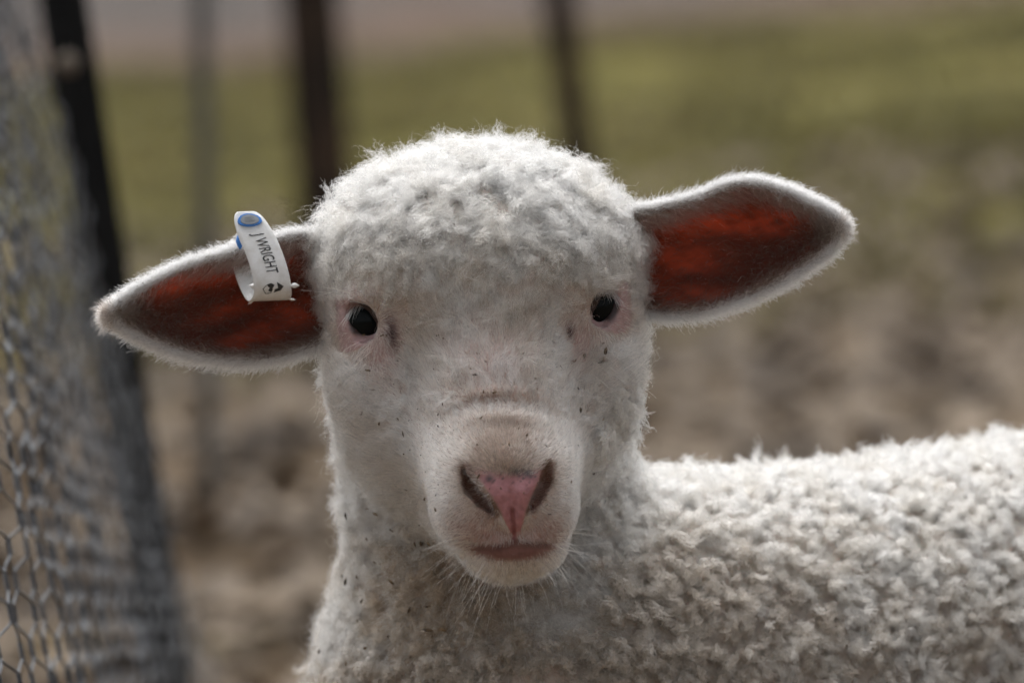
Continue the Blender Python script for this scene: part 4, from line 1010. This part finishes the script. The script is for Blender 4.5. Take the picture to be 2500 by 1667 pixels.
# smooth the corners of the path
ker = np.ones(301) / 301
pad_ = lambda a_: np.convolve(np.pad(a_, 150, mode='edge'), ker, mode='valid')
pxs, slp = pad_(pxs), pad_(slp)
basep = PD(pxs, np.full(4000, 1500.0), dep)
arcf = np.r_[0, np.cumsum(np.linalg.norm(np.diff(basep, axis=0), axis=1))]
CW, CH = 0.0275, 0.0345
ncol = int(arcf[-1] / CW)
colb = np.stack([np.interp(np.arange(ncol) * CW, arcf, basep[:, k]) for k in range(3)], 1)
cols_ = np.interp(np.arange(ncol) * CW, arcf, slp); cold = np.interp(np.arange(ncol) * CW, arcf, dep)
rn_ = np.random.default_rng(5)
tubes = []
def tube(V, Fc, pts, r, sides=5):
    pts = np.asarray(pts); tg = norm(np.gradient(pts, axis=0)); t1_, t2_ = frame(tg); k0 = sum(len(v) for v in V)
    th = np.arange(sides) / sides * 6.283
    ringp = pts[:, None] + r * (np.cos(th)[None, :, None] * t1_[:, None] + np.sin(th)[None, :, None] * t2_[:, None])
    V.append(ringp.reshape(-1, 3)); m_ = len(pts)
    i_, j_ = np.meshgrid(np.arange(m_ - 1), np.arange(sides), indexing='ij'); a_ = i_ * sides + j_; b_ = i_ * sides + (j_ + 1) % sides
    Fc.append(k0 + np.stack([a_, b_, b_ + sides, a_ + sides], -1).reshape(-1, 4))
node = {}
wn = Noise3(91, 0.12)
for c in range(ncol):
    dn_ = norm(PD(1250 + cols_[c] * 1000, 833 + 1000, cold[c]) - PD(1250, 833, cold[c]))
    zb = colb[c][2]; t_lo = -zb / dn_[2]
    jlo = int((t_lo - 0.02) / CH); jhi = int(0.62 / CH) + 2
    for j in range(-jhi, jlo):
        q = colb[c] + dn_ * (CH * (j + (0.5 if c % 2 else 0)))
        q = q + RGT * 0.0022 * wn(q[None])[0] + rn_.normal(0, 0.0009, 3)
        if q[2] > 0.01: node[(c, j)] = (q, dn_)
Vn, Fn = [], []
for (c, j), (q, dn_) in node.items():
    near = cold[c] < 3.3
    tw = 0.0062; r_w = 0.00075 if cold[c] < 3.0 else 0.0010
    # the twisted joint
    sd = norm(np.cross(dn_, FWD))
    if near:
        tt = np.linspace(-1, 1, 13)
        for ph in (0, math.pi):
            tube(Vn, Fn, [q + dn_ * tw * z_ * 0.62 + (math.cos(ph + z_ * 7) * sd + math.sin(ph + z_ * 7) * FWD) * 0.00085 for z_ in tt], r_w, 5)
    else:
        tube(Vn, Fn, [q - dn_ * tw * 0.6, q, q + dn_ * tw * 0.6], 0.0016, 4)
    # two wires leave downwards to the neighbours
    for dc in (-1, 1):
        jn = (j if c % 2 == 0 else j + 1)
        nb = node.get((c + dc, jn))
        if nb is None: continue
        a_ = q + dn_ * tw * 0.6; b_ = nb[0] - nb[1] * tw * 0.6
        kk = 7 if near else 4; tt = np.linspace(0, 1, kk)
        s_ = tt * tt * (3 - 2 * tt); bow = rn_.normal(0, 0.0007)
        pts = a_[None] * (1 - tt)[:, None] + b_[None] * tt[:, None]
        lateral = (b_ - a_) - dn_ * ((b_ - a_) @ dn_)
        pts = pts + lateral[None] * (s_ - tt)[:, None] * 0.8 + sd[None] * (bow * np.sin(math.pi * tt))[:, None]
        tube(Vn, Fn, pts, r_w, 5 if near else 4)
net = fast_mesh('netting', np.concatenate(Vn), np.concatenate(Fn), M_GALV); keep(net, wire_fence); tag(net, 'sagging grey wire netting with twisted joints')
print('netting', len(node), sum(len(f) for f in Fn))

b3, u3 = drop(772, 0, 8.3, 0.08)
o = star_post('fence_post', b3 - u3 * 0.3, b3 + u3 * 1.3, 0.050, 0.2, M_RUST); tag(o, 'dark rusty steel picket behind the lamb, left of its crown', 'fence post', 'steel pickets behind the lamb')
b4, u4 = drop(1360, 0, 9.2, 0.115)
o = star_post('fence_post', b4 - u4 * 0.3, b4 + u4 * 1.3, 0.031, 0.7, M_RUST); tag(o, 'thinner dark steel picket behind the lamb, right of its crown', 'fence post', 'steel pickets behind the lamb')

# ------------------------------------------------------------------ leaf litter and grass
rg = np.random.default_rng(9)
def litter(n, ymin, ymax, size, seed, name, m, label, cat):
    r = np.random.default_rng(seed)
    y = r.uniform(ymin ** 0.5, ymax ** 0.5, n) ** 2; x = r.uniform(-1, 1, n) * (0.12 * y + 0.5)
    x, y = x, y
    z = ground_z(x, y) + 0.006
    th = r.uniform(0, 6.28, n); sz = size * r.uniform(0.4, 1.3, n); tl = r.normal(0, 0.35, (n, 2))
    ca, sa = np.cos(th), np.sin(th)
    V = np.zeros((n, 6, 3))
    for k, (u, w, b_) in enumerate(((-1, 0, 0.1), (-0.3, 0.38, 0.0), (0.45, 0.33, 0.02), (1, 0, 0.22), (0.45, -0.33, 0.12), (-0.3, -0.38, 0.1))):
        V[:, k, 0] = x + sz * (u * ca - w * sa); V[:, k, 1] = y + sz * (u * sa + w * ca); V[:, k, 2] = z + sz * (b_ + 0.25 + u * tl[:, 0] + w * tl[:, 1])
    V[:, :, 2] = np.maximum(V[:, :, 2], (z - 0.004)[:, None])
    k0 = np.arange(n)[:, None] * 6
    o = fast_mesh(name, V.reshape(-1, 3), np.concatenate([k0 + np.array([0, 1, 4, 5]), k0 + np.array([1, 2, 3, 4])]), m)
    tag(o, label, cat, kind='stuff'); return o
M_LEAF = principled('dry_leaf', (0.06, 0.042, 0.028), 0.8, color2=(0.25, 0.19, 0.13), scale=5.0, detail=2)
litter(9000, 4.2, 11.5, 0.036, 3, 'leaf_litter', M_LEAF, 'dry brown leaf litter scattered over the bare ground', 'leaf litter')
def blades(n, ymin, ymax, seed, m, label):
    r = np.random.default_rng(seed); y = r.uniform(ymin, ymax, n); x = r.uniform(-1, 1, n) * (0.13 * y + 0.8)
    pn_ = Noise3(71, 1.3)(np.stack([x, y, 0 * x], 1)); lim = y + 0.8 * Noise3(72, 3.0)(np.stack([x, y, 0 * x], 1))
    k = (pn_ + 0.8 * r.normal(size=n) > -0.2) & (lim > 8.6) & (lim < 18.6); x, y = x[k], y[k]; n = len(x)
    z = ground_z(x, y); h = r.uniform(0.02, 0.06, n); th = r.uniform(0, 6.28, n); w = 0.004
    V = np.zeros((n, 4, 3)); ln = r.normal(0, 0.02, (n, 2))
    V[:, 0] = np.stack([x - w * np.cos(th), y - w * np.sin(th), z], 1); V[:, 1] = np.stack([x + w * np.cos(th), y + w * np.sin(th), z], 1)
    V[:, 2] = np.stack([x + ln[:, 0] + 0.4 * w * np.cos(th), y + ln[:, 1] + 0.4 * w * np.sin(th), z + h], 1); V[:, 3] = np.stack([x + ln[:, 0] - 0.4 * w * np.cos(th), y + ln[:, 1] - 0.4 * w * np.sin(th), z + h], 1)
    o = fast_mesh('grass', V.reshape(-1, 3), np.arange(n * 4).reshape(-1, 4), m); tag(o, label, 'grass', kind='stuff'); return o
M_GRASS = principled('grass_blade', (0.14, 0.125, 0.042), 0.7, color2=(0.26, 0.215, 0.10), scale=1.4, detail=3)
blades(70000, 8.0, 22.0, 4, M_GRASS, 'short worn olive grass behind the bare ground')
